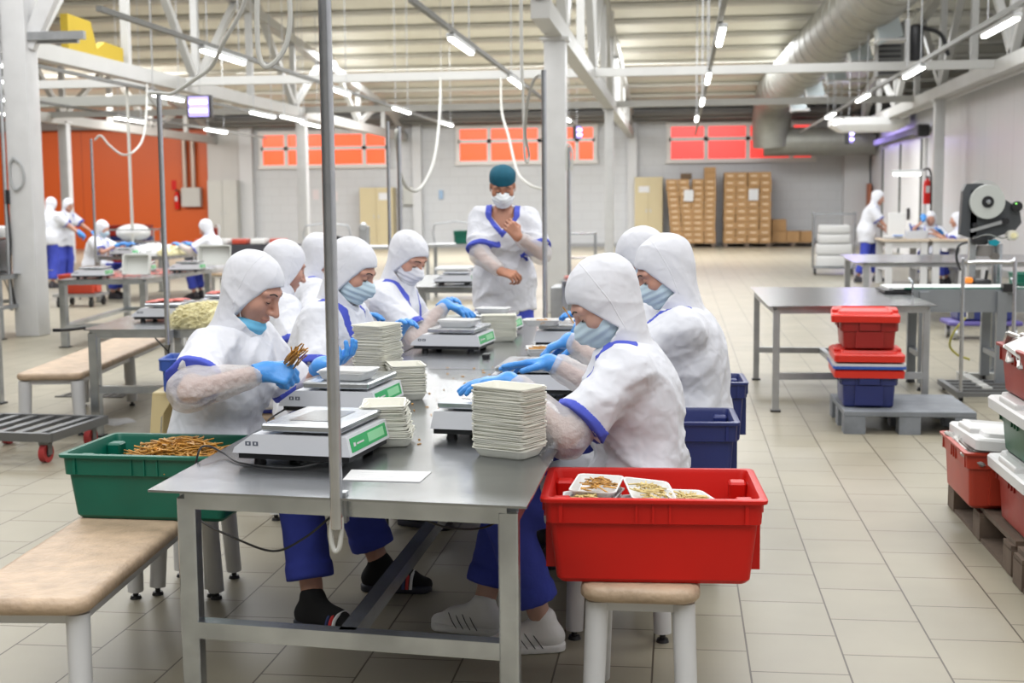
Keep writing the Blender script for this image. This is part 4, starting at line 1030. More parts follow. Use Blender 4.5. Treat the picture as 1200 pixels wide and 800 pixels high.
# dolly
dl = thing('transport_dolly', 'flat slatted metal dolly with red wheels at the left edge', 'dolly', (-3.87, 7.22, 0), R(-4))
DK = mat('dark_zinc', (.20, .205, .21), .45, .75)
m = MB()
for s in (-1, 1): m.box((0, s*.31, .155), (.72, .035, .05)); m.box((s*.345, 0, .155), (.035, .62, .05))
m.build('frame', DK, dl)
for x in (-.24, -.12, 0, .12, .24): m = MB(); m.box((x, 0, .165), (.045, .6, .02)); m.build('slat', DK, dl)
for sx, sy in ((-1, -1), (1, -1), (1, 1), (-1, 1)):
    m = MB(); m.cyl((sx*.28-.018, sy*.25, .055), (sx*.28+.018, sy*.25, .055), .055, n=20); w = m.build('wheel', mat('dark_red_wheel', (.36, .03, .03), .5), dl, smooth=40)
    m = MB(); m.cyl((sx*.28-.02, sy*.25, .055), (sx*.28+.02, sy*.25, .055), .026, n=14); m.build('hub', BLACK, w, smooth=40)
    m = MB(); m.box((sx*.28, sy*.25, .12), (.06, .05, .03)); m.box((sx*.28-.027, sy*.25, .085), (.006, .04, .08)); m.box((sx*.28+.027, sy*.25, .085), (.006, .04, .08)); m.build('fork', DK, dl)
m = MB(); m.loft([[(-3.78+.10*math.cos(t)*(1+.3*math.sin(3*t)), 8.3+.12*math.sin(t)*(1+.2*math.cos(5*t)), .001) for t in [i*PI/10 for i in range(20)]], [(-3.78+.08*math.cos(t)*(1+.3*math.sin(3*t)), 8.3+.10*math.sin(t)*(1+.2*math.cos(5*t)), .016) for t in [i*PI/10 for i in range(20)]]])
tag(m.build('tissue', PAPER), 'crumpled white tissue on the floor before the cream stool', 'tissue')
m = MB(); c = on(118, 461)
for k in range(9): m.box((c.x-.24+.06*k, c.y, .004), (.03, .42, .008))
m.box((c.x, c.y-.2, .004), (.55, .03, .009)); m.box((c.x, c.y+.2, .004), (.55, .03, .009)); tag(m.build('floor_drain', mat('drain_dark', (.07, .065, .06), .5, .5)), 'dark drain grate in the floor under the long beige bench', 'grate')
# next table behind
T4 = frame_table('packing_table', 'second stainless table farther left, with upright white trays on it', ((-6.42, 12.75), (-5.50, 12.95), (-5.62, 15.3), (-6.75, 15.2)), ((-6.38, 12.82), (-5.58, 13.0), (-5.7, 15.2), (-6.7, 15.1)), low=(.2, .245), legw=.07, foot=True, bars='HS')
a = dup(S1, (-6.18, 13.1, .71), R(8), 'white scale on the left corner of the second left table'); b = dup(S1, (-5.62, 14.35, .71), R(8), 'white scale on the second left table behind the first upright tray')
c2 = dup(S1, (-6.15, 14.2, .71), R(12), 'white scale on the second left table nearest the sitting people')
BOXW = mat('white_tub', (.62, .63, .60), .35)
def tub(label, loc, rz, L, W, H, tilt=0):
    m = MB(); m.loft([ring(W*.86, L*.9, .02, 0), ring(W, L, .025, H), ring(W-.03, L-.03, .02, H), ring(W*.8, L*.85, .02, .02)]); o = m.build('plastic_tub', BOXW, smooth=35)
    o.location = loc; o.rotation_euler = (tilt, 0, rz); return tag(o, label, 'tub')
tub('white tub standing on its side on the second left table, nearer one', (-5.68, 13.15, .84), R(0), .22, .30, .10, R(78))
tub('white tub standing on its side by the sitting worker at the orange wall', (-5.55, 15.1, .86), R(10), .24, .40, .12, R(80))
slices('red slices spread over the top of the second left table', (-6.05, 13.9, .712), 90, .35, .8, .012, 3)
padded('padded_bench', 'beige bench with white legs beside the second left table', 'bench', (-4.95, 13.6, 0), 1.9, .4, .42, R(4), splay=0, legr=.045)
padded('padded_bench', 'beige bench with white legs beyond the second left table', 'bench', (-5.2, 16.4, 0), 1.9, .4, .42, R(4), splay=0, legr=.045)
T5 = frame_table('packing_table', 'stainless table between two sitting workers before the orange wall', ((-8.95, 19.0), (-7.75, 19.0), (-7.7, 21.6), (-8.95, 21.6)), ((-8.9, 19.05), (-7.8, 19.05), (-7.8, 21.5), (-8.9, 21.5)), legw=.07, foot=True)
dup(S1, (-8.55, 19.25, .71), R(5), 'white scale on the table between the two sitting workers')
shred_pile('heap of white pieces on the table between the sitting workers', (-8.4, 20.1, .71), .42, .5, .16, 120, 8, FOAMW, .01)
shred_pile('heap of cream shreds at the right of the sitting workers\' table', (-7.95, 19.9, .71), .25, .5, .13, 120, 9, NOODLE, .008)
# red cart
ct = thing('wheeled_cart', 'small cart on castors carrying a red crate, under the second left table', 'cart', (-8.85, 18.35, 0), R(5))
m = MB()
for s in (-1, 1): m.box((0, s*.3, .17), (.62, .04, .04)); m.box((s*.29, 0, .17), (.04, .6, .04))
m.build('frame', DULLSTEEL, ct)
for sx in (-1, 1):
    for sy in (-1, 1): m = MB(); m.cyl((sx*.24-.02, sy*.25, .06), (sx*.24+.02, sy*.25, .06), .06, n=14); m.box((sx*.24, sy*.25, .13), (.05, .04, .05)); m.build('castor', BLACK, ct, smooth=40)
crate('food_crate', 'red crate riding on the small cart', (-8.85, 18.35, .192), R(5), .56, .42, .28, ORANGERED)
# crates stack at the orange wall
for k, px in enumerate((139, 154, 167)):
    for j in range(4):
        p = at(px, 285, 29.0)
        crate('food_crate', ['%s crate, %s of the %s stack before the orange wall' % (('blue' if j == 2 else 'red'), ('lowest', 'second lowest', 'third from below', 'topmost')[j], ('left', 'middle', 'right')[k])][0], (p.x, 29.0, j*.262), R(90), .55, .37, .26, NAVY if j == 2 else DARKRED, lugs=False)
# wire trolley with white sacks
def trolley(label, loc, rz, w, d, h, shelf, both=True, m_=STEEL, r=.014):
    t = thing('wire_trolley', label, 'trolley', loc, rz)
    m = MB(); m.tube([(-w/2, -d/2, .12), (-w/2, -d/2, h-.05), (-w/2+.05, -d/2, h), (w/2-.05, -d/2, h), (w/2, -d/2, h-.05), (w/2, -d/2, .12)], r, 7, 3); m.build('handle', m_, t, smooth=True)
    if both: m = MB(); m.tube([(-w/2, d/2, .12), (-w/2, d/2, h-.05), (-w/2+.05, d/2, h), (w/2-.05, d/2, h), (w/2, d/2, h-.05), (w/2, d/2, .12)], r, 7, 3); m.build('handle', m_, t, smooth=True)
    for z in shelf: m = MB(); m.box((0, 0, z), (w, d, .03)); m.build('shelf', m_, t)
    for sx in (-1, 1):
        for sy in (-1, 1): m = MB(); m.cyl((sx*(w/2-.04)-.018, sy*(d/2-.05), .055), (sx*(w/2-.04)+.018, sy*(d/2-.05), .055), .055, n=14); m.box((sx*(w/2-.04), sy*(d/2-.05), .1), (.04, .05, .03)); m.build('castor', BLACK, t, smooth=40)
    return t
trolley('steel trolley with white sacks by the two standing workers at left', (-10.6, 24.2, 0), R(10), 1.0, .6, 1.02, (.14, .78))
def sack(label, c, r, s):
    f = lambda P: f_ell(P, (0, 0, r[2]*.8), r)+folds(P, .02, s, .8)
    o = mesh_obj('plastic_sack', [snet(f, (-r[0]-.1, -r[1]-.1, -.05), (r[0]+.1, r[1]+.1, r[2]*2+.1), .03)], FOAMW); o.location = c; return tag(o, label, 'sack')
sack('white sack lying on the steel trolley at left', (-10.55, 24.2, .83), (.34, .24, .17), 1)
# the long side table at the left edge
T0 = frame_table('packing_table', 'steel table at the left edge carrying the black machine', ((-9.4, 13.4), (-7.42, 13.5), (-7.42, 14.7), (-9.4, 14.7)), ((-9.3, 13.5), (-7.5, 13.55), (-7.48, 14.55), (-9.3, 14.6)), low=(.33, .375), bars='HS', th=.72, legw=.06, foot=True)
frame_table('packing_table', 'steel table cut off by the left edge, only one leg in view', ((-6.6, 8.0), (-5.0, 8.1), (-5.0, 9.15), (-6.6, 9.15)), ((-6.5, 8.1), (-5.06, 8.2), (-5.05, 9.05), (-6.5, 9.05)), low=(.33, .375), bars='H', th=.72, legw=.06, foot=True)
mc = thing('machine_unit', 'black box machine with white pack on top at the left edge', 'machine', (-8.0, 14.1, .722), R(8))
m = MB(); m.box((0, 0, .19), (.5, .5, .38), bev=.03); m.build('housing', BLACK, mc, smooth=40)
m = MB(); m.box((0, 0, .46), (.6, .55, .14), bev=.04); m.build('white_pack', FOAMW, mc, smooth=40)
m = MB(); m.box((0, -.1, .39), (.3, .3, .03)); m.build('red_panel', RED, mc)
cable('thin white cable hanging from the left machine table', [(-7.75, 14.1, .7), (-7.6, 14.1, .3), (-7.45, 14.1, .2), (-7.35, 14.1, .5)], .008, DULLSTEEL)
# far left people
person('worker in white coat and blue trousers, back turned, nearest the thick left column', (-11.45, 22.5), R(75), seat=None, lean=6, hunch=8, wristR=(-11.0, 22.9, .95), wristL=(-11.6, 22.95, 1.0), mask=None, cls='far', sleeves=False, gloves=True, lash=False, seed=11, footL=(.02, .1), footR=(-.04, -.1), coat_bottom=.78)
person('worker in white coat half hidden behind the back-turned worker at left', (-11.85, 23.9), R(-20), seat=None, lean=10, hunch=10, wristR=(-11.3, 23.6, .95), wristL=(-11.25, 24.0, .95), mask=None, cls='far', sleeves=False, lash=False, seed=12, footL=(0, .1), footR=(0, -.1), coat_bottom=.72)
ps1 = person('sitting worker facing right at the table before the orange wall', (-9.35, 19.85), R(0), lean=10, hunch=10, wristR=(-8.85, 19.65, .86), wristL=(-8.8, 19.95, .86), mask='on', maskm=MASKW, cls='far', sleeves=False, lash=False, seed=13, footL=(.35, .1), footR=(.35, -.1), coat_bottom=.28)
ps2 = person('sitting worker facing left at the table before the orange wall', (-7.25, 19.75), R(172), lean=10, hunch=10, wristR=(-7.75, 20.0, .86), wristL=(-7.8, 19.6, .86), mask=None, cls='far', sleeves=True, lash=False, seed=14, footL=(.35, .1), footR=(.35, -.1), coat_bottom=.36)
padded('padded_stool', 'stool under the sitting worker facing right', 'stool', (-9.35, 19.85, 0), .4, .4, .42)
padded('padded_stool', 'stool under the sitting worker facing left', 'stool', (-7.22, 19.75, 0), .4, .4, .42)
# chair near the grey cabinet
ch = thing('metal_chair', 'chair with white tube frame and dark red back by the sitting worker', 'chair', (-9.9, 26.3, 0), R(30))
m = MB(); m.box((0, 0, .46), (.45, .45, .06), bev=.02); m.build('seat', DARKRED, ch)
m = MB(); m.box((.22, 0, .8), (.04, .42, .42), bev=.015); m.build('backrest', DARKRED, ch)
for s in (-1, 1):
    m = MB(); m.tube([(.24, s*.23, 0), (.24, s*.23, .6), (.27, s*.23, 1.05)], .018, 7); m.build('leg', WHITEPAINT, ch); m = MB(); m.tube([(-.2, s*.22, 0), (-.2, s*.22, .45)], .018, 7); m.build('leg', WHITEPAINT, ch)
m = MB(); m.tube([(.27, -.23, 1.04), (.27, 0, 1.07), (.27, .23, 1.04)], .02, 7); m.build('top_rail', WHITEPAINT, ch)
# dark counter with small packs
m = MB(); m.box((-9.4, 27.5, .32), (2.6, .7, .64)); tag(m.build('dark_counter', mat('dark_counter', (.05, .05, .06), .5)), 'low dark counter behind the sitting worker at right of the orange wall', 'counter')
for k in range(5):
    m = MB(); m.box((-10.3+.42*k, 27.3, .70), (.34, .3, .12), bev=.03); tag(m.build('meat_pack', (REDMEAT, FOAMW)[k % 2]), '%s pack on the low dark counter, %s' % (('red', 'white')[k % 2], ('leftmost', 'second from left', 'in the middle', 'second from right', 'rightmost')[k]), 'pack')
# middle shelves and racks in the distance between the left row of workers
rk = thing('steel_rack', 'steel rack table in front of the beige double cabinet, behind the left row', 'rack', (-4.9, 19.0, 0), R(4))
for sx in (-1, 0, 1):
    for sy in (-.4, .4): m = MB(); m.box((sx*.75, sy, .42), (.05, .05, .84)); m.build('leg', DULLSTEEL, rk)
for z in (.30, .83): m = MB(); m.box((0, 0, z), (1.6, .86, .04)); m.build('shelf', DULLSTEEL, rk)
m = MB(); m.tube([(-.75, .4, .84), (-.75, .4, 1.15), (-.1, .4, 1.15), (-.1, .4, .84)], .016, 6, 2); m.build('guard_rail', DULLSTEEL, rk)
m = MB(); m.box((-.25, 0, .93), (.24, .22, .16), bev=.03); tag(m.build('black_device', BLACK), 'black device on the steel rack', 'device').location = (-4.9, 19, 0)
m = MB(); m.box((.25, -.1, 1.0), (.14, .14, .30), bev=.02); m.cyl((.25, -.2, 1.13), (.25, -.14, 1.16), .05); tag(m.build('desk_lamp', DULLSTEEL), 'small grey device with a bright head on the steel rack', 'device').location = (-4.9, 19, 0)
r2 = dup(rk, (-3.1, 20.0, 0), R(2), 'second steel rack table beside the first, behind the masked left worker')
crate('storage_crate', 'green crate on the second steel rack', (-3.2, 19.9, .852), R(5), .55, .38, .2, GREEN, lugs=False)
crate('storage_crate', 'blue crate on the second steel rack', (-2.6, 20.0, .852), R(5), .4, .35, .22, NAVY, lugs=False)
# table behind the man's right side
T6 = frame_table('packing_table', 'small steel table with scales behind the standing man, at his right', ((-2.55, 11.6), (-1.65, 11.5), (-1.75, 13.6), (-2.75, 13.6)), ((-2.5, 11.68), (-1.72, 11.58), (-1.8, 13.5), (-2.7, 13.5)), legw=.07, bars='HS', low=(.2, .24))
dup(S1, (-2.1, 12.0, .71), R(5), 'white scale on the small table behind the standing man, nearer one'); dup(S1, (-2.05, 12.75, .71), R(5), 'white scale on the small table behind the standing man, farther one')
m = MB(); m.box((-2.1, 12.0, .86), (.32, .3, .03), bev=.01); tag(m.build('plastic_film', FOAMW), 'white film spread over the nearer scale behind the man', 'film')
pole('power_pole', 'thin steel pole on the small table behind the man, left of him', -2.62, 11.6, .6, 2.2, .016)
# table and steel box behind the man's left
T7 = frame_table('packing_table', 'steel table behind the far pole, before the thick middle column', ((-1.15, 12.4), (-.3, 12.4), (-.3, 14.0), (-1.15, 14.0)), ((-1.1, 12.45), (-.35, 12.45), (-.35, 13.9), (-1.1, 13.9)), legw=.06, bars='H')
m = MB(); m.box((-1.0, 12.9, .33), (.52, .5, .62), bev=.01); tag(m.build('steel_bin', DULLSTEEL), 'grey steel bin under the table before the thick middle column', 'bin')
slices('red slices on the table before the thick middle column', (-.9, 12.9, .712), 30, .25, .3, .02, 7)
pole('power_pole', 'tall steel pole at the far edge of the packing table, before the standing man', -.872, 8.395, .60, 2.30, .0165)
# ================================================================ RIGHT SIDE
frame_table('steel_table', 'empty steel table on the right with round legs', ((.60, 9.02), (1.74, 9.12), (1.72, 11.0), (.585, 11.1)), ((.66, 9.1), (1.68, 9.2), (1.66, 10.7), (.62, 10.75)), low=(.225, .27), th=.74, legw=.046, foot=True, m_frame=DULLSTEEL)
frame_table('steel_table', 'long steel table farther back on the right, before the white-coated people', ((2.0, 15.5), (5.0, 15.4), (5.0, 17.6), (2.12, 17.9)), ((2.15, 15.6), (4.8, 15.5), (4.8, 17.4), (2.2, 17.7)), low=(.1, .14), th=.74, legw=.07, m_frame=DULLSTEEL, bars='')
# conveyor
cv = thing('belt_conveyor', 'grey belt conveyor with green edge under the labelling machine', 'conveyor', (2.9, 10.45, 0), R(.5))
GREYSTEEL = mat('conveyor_side', (.30, .32, .34), .45, .75, noise=.08, nscale=5)
for y in (-.22, .22): m = MB(); m.box((0, y, .69), (2.3, .02, .175)); m.build('side_plate', GREYSTEEL, cv)
m = MB(); m.loft([[(-1.32, y, z) for y, z in ((-.19, .775), (.19, .775), (.19, .79), (-.19, .79))], [(1.2, y, z) for y, z in ((-.19, .775), (.19, .775), (.19, .79), (-.19, .79))]]); m.build('belt', mat('white_belt', (.74, .76, .74), .5), cv)
m = MB(); m.box((0, -.2, .782), (2.4, .02, .012)); m.box((0, .2, .782), (2.4, .02, .012)); m.build('green_edge', GREEN, cv)
m = MB(); m.cyl((-1.3, -.2, .768), (-1.3, .2, .768), .02, n=16); m.build('nose_roller', DULLSTEEL, cv, smooth=40)
m = MB(); m.box((-1.2, 0, .758), (.3, .44, .018)); m.build('nose_plate', BLACK, cv)
for x in (-1.06, -.49):
    for y in (-.24, .24):
        m = MB(); m.box((x, y, .41), (.07, .05, .70)); l = m.build('leg', GREYSTEEL, cv); m = MB(); m.cyl((x, y, .03), (x, y, .06), .014); m.cyl((x, y, 0), (x, y, .028), .04, .03); m.build('levelling_foot', BLACK, l, smooth=40)
for x in (-1.06, -.49): m = MB(); m.box((x, 0, .27), (.05, .44, .04)); m.build('cross_bar', GREYSTEEL, cv)
for x in (-1.15, -.4, .1): m = MB(); m.tube([(x, -.25, .70), (x, -.25, .83), (x-.02, -.22, .86), (x+.01, -.18, .83)], .008, 6); m.build('guide_clamp', STEEL, cv, smooth=True)
m = MB(); m.box((-.44, -.24, .79), (.1, .08, .06)); m.build('sensor_block', BLACK, cv)
m = MB(); m.cyl((-.18, -.235, .72), (-.18, -.27, .72), .045, n=16); m.cyl((-.18, -.27, .72), (-.18, -.29, .72), .02); m.build('adjuster_knob', BLACK, cv, smooth=40)
# label machine
lm = thing('labelling_machine', 'label machine with big white tape reel standing over the conveyor', 'machine', (2.52, 10.75, 0), 0)
CHAR = mat('charcoal_casing', (.055, .06, .065), .45, noise=.1, nscale=8)
m = MB(); m.cyl((0, .1, .06), (0, .1, 1.1), .04, n=16); m.box((.0, .1, .05), (.16, .16, .06)); m.build('mast', STEEL, lm, smooth=40)
m = MB(); m.box((-.26, -.38, .035), (.07, .95, .07)); m.box((.0, .0, .035), (.5, .07, .07)); m.build('base_frame', mat('base_beam', (.55, .55, .52), .5, .2), lm)
for x, y in ((-.26, -.8), (-.26, .05), (.2, 0)): m = MB(); m.cyl((x, y, 0), (x, y, .02), .04, .03); m.build('levelling_foot', BLACK, lm, smooth=40)
# casing silhouette in the x,z plane
cas = [(-.32, 1.16), (-.30, 1.62), (-.26, 1.70), (-.10, 1.70), (.02, 1.60), (.18, 1.50), (.29, 1.40), (.31, 1.28), (.25, 1.20), (.10, 1.15), (.0, 1.10), (-.14, 1.08), (-.20, 1.12)]
m = MB(); m.prism(cas, -.06, .02, 'y'); m.build('casing', CHAR, lm)
m = MB(); m.box((-.225, -.03, 1.02), (.05, .06, 1.02)); m.build('side_rail', STEEL, lm)
m = MB(); m.lathe([(.02, -.075), (.178, -.075), (.18, -.082), (.18, -.118), (.178, -.125), (.02, -.125)], (-.06, 0, 1.505), 40, 'y'); rl = m.build('tape_reel', mat('reel_white', (.46, .48, .45), .3), lm, smooth=40)
m = MB(); m.lathe([(.0, -.12), (.062, -.12), (.062, -.132), (.0, -.132)], (-.06, 0, 1.505), 24, 'y'); hb = m.build('reel_hub', BLACK, rl, smooth=40)
m = MB(); m.lathe([(.0, -.13), (.03, -.13), (.026, -.15), (.0, -.152)], (-.06, 0, 1.505), 6, 'y'); m.build('hub_nut', STEEL, rl)
m = MB(); m.lathe([(.0, .03), (.21, .03), (.21, .05), (.0, .05)], (-.06, 0, 1.53), 36, 'y'); m.build('rear_disc', mat('rear_disc', (.45, .45, .43), .4), lm, smooth=40)
m = MB(); m.lathe([(.0, -.08), (.055, -.08), (.055, -.13), (.0, -.132)], (.24, 0, 1.455), 24, 'y'); ds = m.build('round_display', BLACK, lm, smooth=40)
m = MB(); m.box((.226, -.1335, 1.485), (.016, .002, .01)); m.build('indicator', mat('green_indicator', (.25, .9, .15), .4, emit=1.2), ds)
m = MB(); m.bar((-.22, -.09, 1.20), (.13, -.09, 1.30), .03, .035); m.build('tension_arm', DULLSTEEL, lm)
m = MB(); m.cyl((.13, -.06, 1.30), (.13, -.13, 1.30), .035, n=18); m.cyl((-.18, -.06, 1.26), (-.18, -.12, 1.26), .025, n=16); m.build('roller', BLACK, lm, smooth=40)
m = MB(); m.cyl((.20, -.06, 1.15), (.20, -.16, 1.15), .055, n=20); rr = m.build('drive_roller', mat('cream_roller', (.62, .60, .52), .4), lm, smooth=40)
m = MB(); m.cyl((.20, -.16, 1.15), (.20, -.175, 1.15), .03, n=16); m.build('roller_cap', NOODLE, rr, smooth=40)
m = MB(); m.prism([(-.03, 1.05), (.04, 1.04), (.08, 1.08), (.03, 1.11), (-.04, 1.09)], -.13, -.08, 'y'); m.build('lock_lever', mat('teal_plastic', (.0, .22, .28), .4), lm)
m = MB(); m.tube([(-.2, -.1, 1.12), (-.05, -.12, 1.16), (.1, -.11, 1.12), (.18, -.12, 1.14)], .008, 6); m.build('web', STEEL, lm, smooth=True)
m = MB(); m.box((-.12, -.06, 1.10), (.16, .1, .10), bev=.02); m.build('print_head', BLACK, lm, smooth=40)
m = MB(); m.cyl((-.05, -.05, .93), (-.05, -.05, 1.04), .10, .085, n=24); m.cyl((.03, -.15, .93), (.03, -.05, .93), .04, n=16); m.build('motor', mat('motor_grey', (.12, .11, .10), .5), lm, smooth=40)
m = MB(); m.tube([(-.25, -.1, 1.08), (-.34, -.1, 1.04), (-.36, -.1, .92), (-.33, -.1, .82), (-.31, -.1, .78)], .014, 7); m.build('air_hose', BLACK, lm, smooth=True)
m = MB(); m.box((-.16, -.1, .80), (.14, .1, .06), bev=.02); m.cyl((-.13, -.1, .82), (-.12, -.1, .90), .012); m.build('applicator', BLACK, lm, smooth=40)
m = MB(); m.box((-.27, -.12, .82), (.08, .06, .05), bev=.02); m.build('orange_knob', mat('orange_plastic', (.85, .25, .02), .4), lm, smooth=40)
for o in lm.children:
    if o.name.split('.')[0] not in ('mast', 'base_frame', 'levelling_foot', 'applicator', 'orange_knob', 'side_rail'):
        Tm = Matrix.Translation((-.135, 0, 1.435)) @ Matrix.Diagonal((.74, 1, .74, 1)) @ Matrix.Translation((.06, 0, -1.505))
        o.data.transform(Tm)
        for q in o.children_recursive: q.data.transform(Tm)
cable('yellow air hose looping under the conveyor', [(2.30, 10.9, .50), (2.22, 10.9, .4), (2.18, 10.9, .28), (2.24, 10.9, .2), (2.34, 10.9, .16)], .009, mat('yellow_hose', (.55, .50, .08), .5), 'hose', 'air_hose')
pd = thing('round_dolly', 'purple plant dolly on castors seen under the conveyor', 'dolly', (3.15, 14.2, 0))
m = MB(); m.box((0, 0, .17), (.75, .5, .05), bev=.02); m.build('platform', mat('purple_plastic', (.10, .08, .28), .45), pd, smooth=40)
for sx in (-1, 1):
    for sy in (-1, 1): m = MB(); m.cyl((sx*.3-.02, sy*.18, .06), (sx*.3+.02, sy*.18, .06), .06, n=14); m.box((sx*.3, sy*.18, .13), (.05, .05, .04)); m.build('castor', DULLSTEEL, pd, smooth=40)
m = MB(); m.box((3.15, 14.2, .33), (.55, .4, .26), bev=.02); tag(m.build('dark_bin', NAVY), 'dark blue bin on the purple dolly', 'bin')
crate('storage_crate', 'green crate at the right end of the conveyor', (2.72, 10.45, .79), 0, .36, .3, .10, GREEN, lugs=False)
# hoop trolley
ht = thing('hoop_trolley', 'steel platform trolley with tall hoop handle before the conveyor', 'trolley', (2.2, 9.95, 0), 0)
m = MB(); m.tube([(-.185, -.30, .06), (-.19, -.30, .96), (-.16, -.30, 1.005), (.13, -.30, 1.005), (.165, -.30, .96), (.17, -.30, .06)], .0145, 8, 4); m.build('handle', POLE, ht, smooth=True)
m = MB()
for y in (-.32, -.15, .02, .2, .36): m.box((.1, y, .055), (.62, .035, .03))
m.box((-.2, .02, .055), (.04, .72, .04)); m.box((.4, .02, .055), (.04, .72, .04)); m.build('platform', DK, ht)
for sx in (-.18, .36):
    for sy in (-.28, .3): m = MB(); m.cyl((sx-.015, sy, .02), (sx+.015, sy, .02), .02, n=12); m.build('wheel', BLACK, ht, smooth=40)
# pallets
def pallet(name, label, c, rz, L, W, m_, solid=False):
    t = thing(name, label, 'pallet', (c[0], c[1], 0), rz)
    if solid: m = MB(); m.box((0, 0, .128), (L, W, .036), bev=.006); m.build('deck', m_, t)
    else:
        for k in range(5): m = MB(); m.box((0, -W/2+W*(k+.5)/5, .132), (L, W/5-.03, .022)); m.build('deck_board', m_, t)
        for k in (-1, 0, 1): m = MB(); m.box((k*(L/2-.07), 0, .112), (.12, W, .02)); m.build('stringer', m_, t)
    for x in (-1, 0, 1):
        for y in (-1, 0, 1): m = MB(); m.box((x*(L/2-.065), y*(W/2-.065), .065-.01), (.13, .13, .10 if not solid else .11)); m.build('block', m_, t)
    if not solid:
        for y in (-1, 0, 1): m = MB(); m.box((0, y*(W/2-.065), .0085), (L, .12, .017)); m.build('bottom_board', m_, t)
    return t
pallet('plastic_pallet', 'grey plastic pallet on the floor under the red and blue crates', (1.42, 8.62), R(.3), .80, .76, GREYP, True)
# lidded crates
LIDRED = mat('lid_red', (.62, .022, .01), .35)
WLID = mat('white_lid', (.64, .64, .63), .35)
def lid(label, loc, rz, L, W, m_, band=False):
    t = thing('crate_lid', label, 'lid', loc, rz)
    m = MB(); m.loft([ring(L+.03, W+.03, .025, -.045), ring(L+.035, W+.035, .025, -.005), ring(L+.02, W+.02, .025, .004), ring(L-.05, W-.05, .02, .006), ring(L-.06, W-.06, .02, .022), ring(L-.10, W-.10, .02, .024), ring(L-.11, W-.11, .02, .014)]); m.build('cover', m_, t, smooth=35)
    for s in (-1, 1):
        m = MB(); m.box((0, s*(W/2-.015), .012), (L*.45, .05, .03), bev=.008); m.build('grip', m_, t)
    return t
cr1 = crate('storage_crate', 'dark blue crate at the bottom of the stack on the grey pallet', (1.195, 8.60, .147), R(88), .50, .37, .215, NAVY)
l1 = lid('lower red lid closing the dark blue crate', (1.195, 8.60, .385), R(88), .50, .40, LIDRED)
m = MB(); m.loft([ring(.545, .445, .03, .03), ring(.545, .445, .03, .045)]); bd = m.build('white_band', PAPER, l1)
m = MB(); m.loft([ring(.55, .45, .03, .012), ring(.55, .45, .03, .03)]); m.build('blue_band', BLUEP, l1)
l2 = lid('middle red lid lying on the closed dark blue crate, under the red crate', (1.195, 8.60, .487), R(88), .50, .40, LIDRED)
crate('storage_crate', 'red crate topmost on the grey pallet stack', (1.195, 8.62, .512), R(88), .49, .37, .19, mat('deep_red_plastic', (.28, .012, .010), .38))
lid('topmost red lid lying skewed on the red crate', (1.185, 8.62, .735), R(84), .50, .39, LIDRED)
# right foreground stack
wp = pallet('wooden_pallet', 'dark wooden pallet at the right edge under red crates', (1.67, 5.70), R(90), 1.2, .80, WOODD)
m = MB(); m.prism([(5.93, .03), (6.02, .03), (5.975, .12)], 1.262, 1.268, 'x'); m.build('stencil_mark', mat('stencil_white', (.55, .55, .53), .8), wp)
wp2 = pallet('wooden_pallet', 'dark wooden pallet nearer the camera at the right edge', (1.66, 4.48), R(90), 1.1, .80, WOODD)
def packs(label, c, rx, ry, h, n, seed):
    rn = random.Random(seed); m = MB()
    for i in range(n):
        M = Matrix.Rotation(rn.uniform(0, PI), 3, 'Z') @ Matrix.Rotation(rn.uniform(-.5, .5), 3, 'X') @ Matrix.Rotation(rn.uniform(-.4, .4), 3, 'Y')
        m.box((c[0]+rn.uniform(-rx, rx), c[1]+rn.uniform(-ry, ry), c[2]+rn.uniform(0, h)), (.17, .12, .02), bev=.009, M=M, seg=1)
    return tag(m.build('sealed_packs', mat('foil_pack', (.55, .54, .51), .25, .3, noise=.5, nscale=22)), label, 'pack', kind='stuff')
crate('food_crate', 'orange red crate with a loose white lid at the back corner of the wooden pallet', (1.39, 5.86, .148), R(90), .56, .40, .245, mat('worn_orange_red', (.36, .033, .014), .42, noise=.14, nscale=6))
packs('sealed packs peeking out under the loose white lid', (1.36, 5.85, .35), .1, .18, .04, 26, 1)
l = lid('loose white lid tilted on the orange red crate', (1.43, 5.86, .43), R(90), .54, .36, WLID); l.rotation_euler = (R(4), R(2), R(90))
crate('food_crate', 'dark red perforated crate lowest at the right edge, under the green crate', (1.50, 5.22, .148), R(90), .58, .44, .235, DARKRED)
lid('white lid between the dark red crate and the green crate', (1.50, 5.22, .405), R(90), .58, .44, WLID)
crate('food_crate', 'green crate at the right edge with a white lid', (1.50, 5.24, .43), R(90), .56, .42, .195, mat('bottle_green_plastic', (.008, .085, .035), .4, noise=.15, nscale=7))
lid('white lid between the green crate and the top dark red crate', (1.50, 5.24, .645), R(90), .58, .44, WLID)
crate('food_crate', 'dark red crate topmost at the right edge, full of sealed packs', (1.50, 5.26, .67), R(90), .58, .42, .20, DARKRED)
packs('clear sealed packs heaped in the topmost dark red crate at the right edge', (1.50, 5.26, .83), .15, .22, .06, 60, 2)
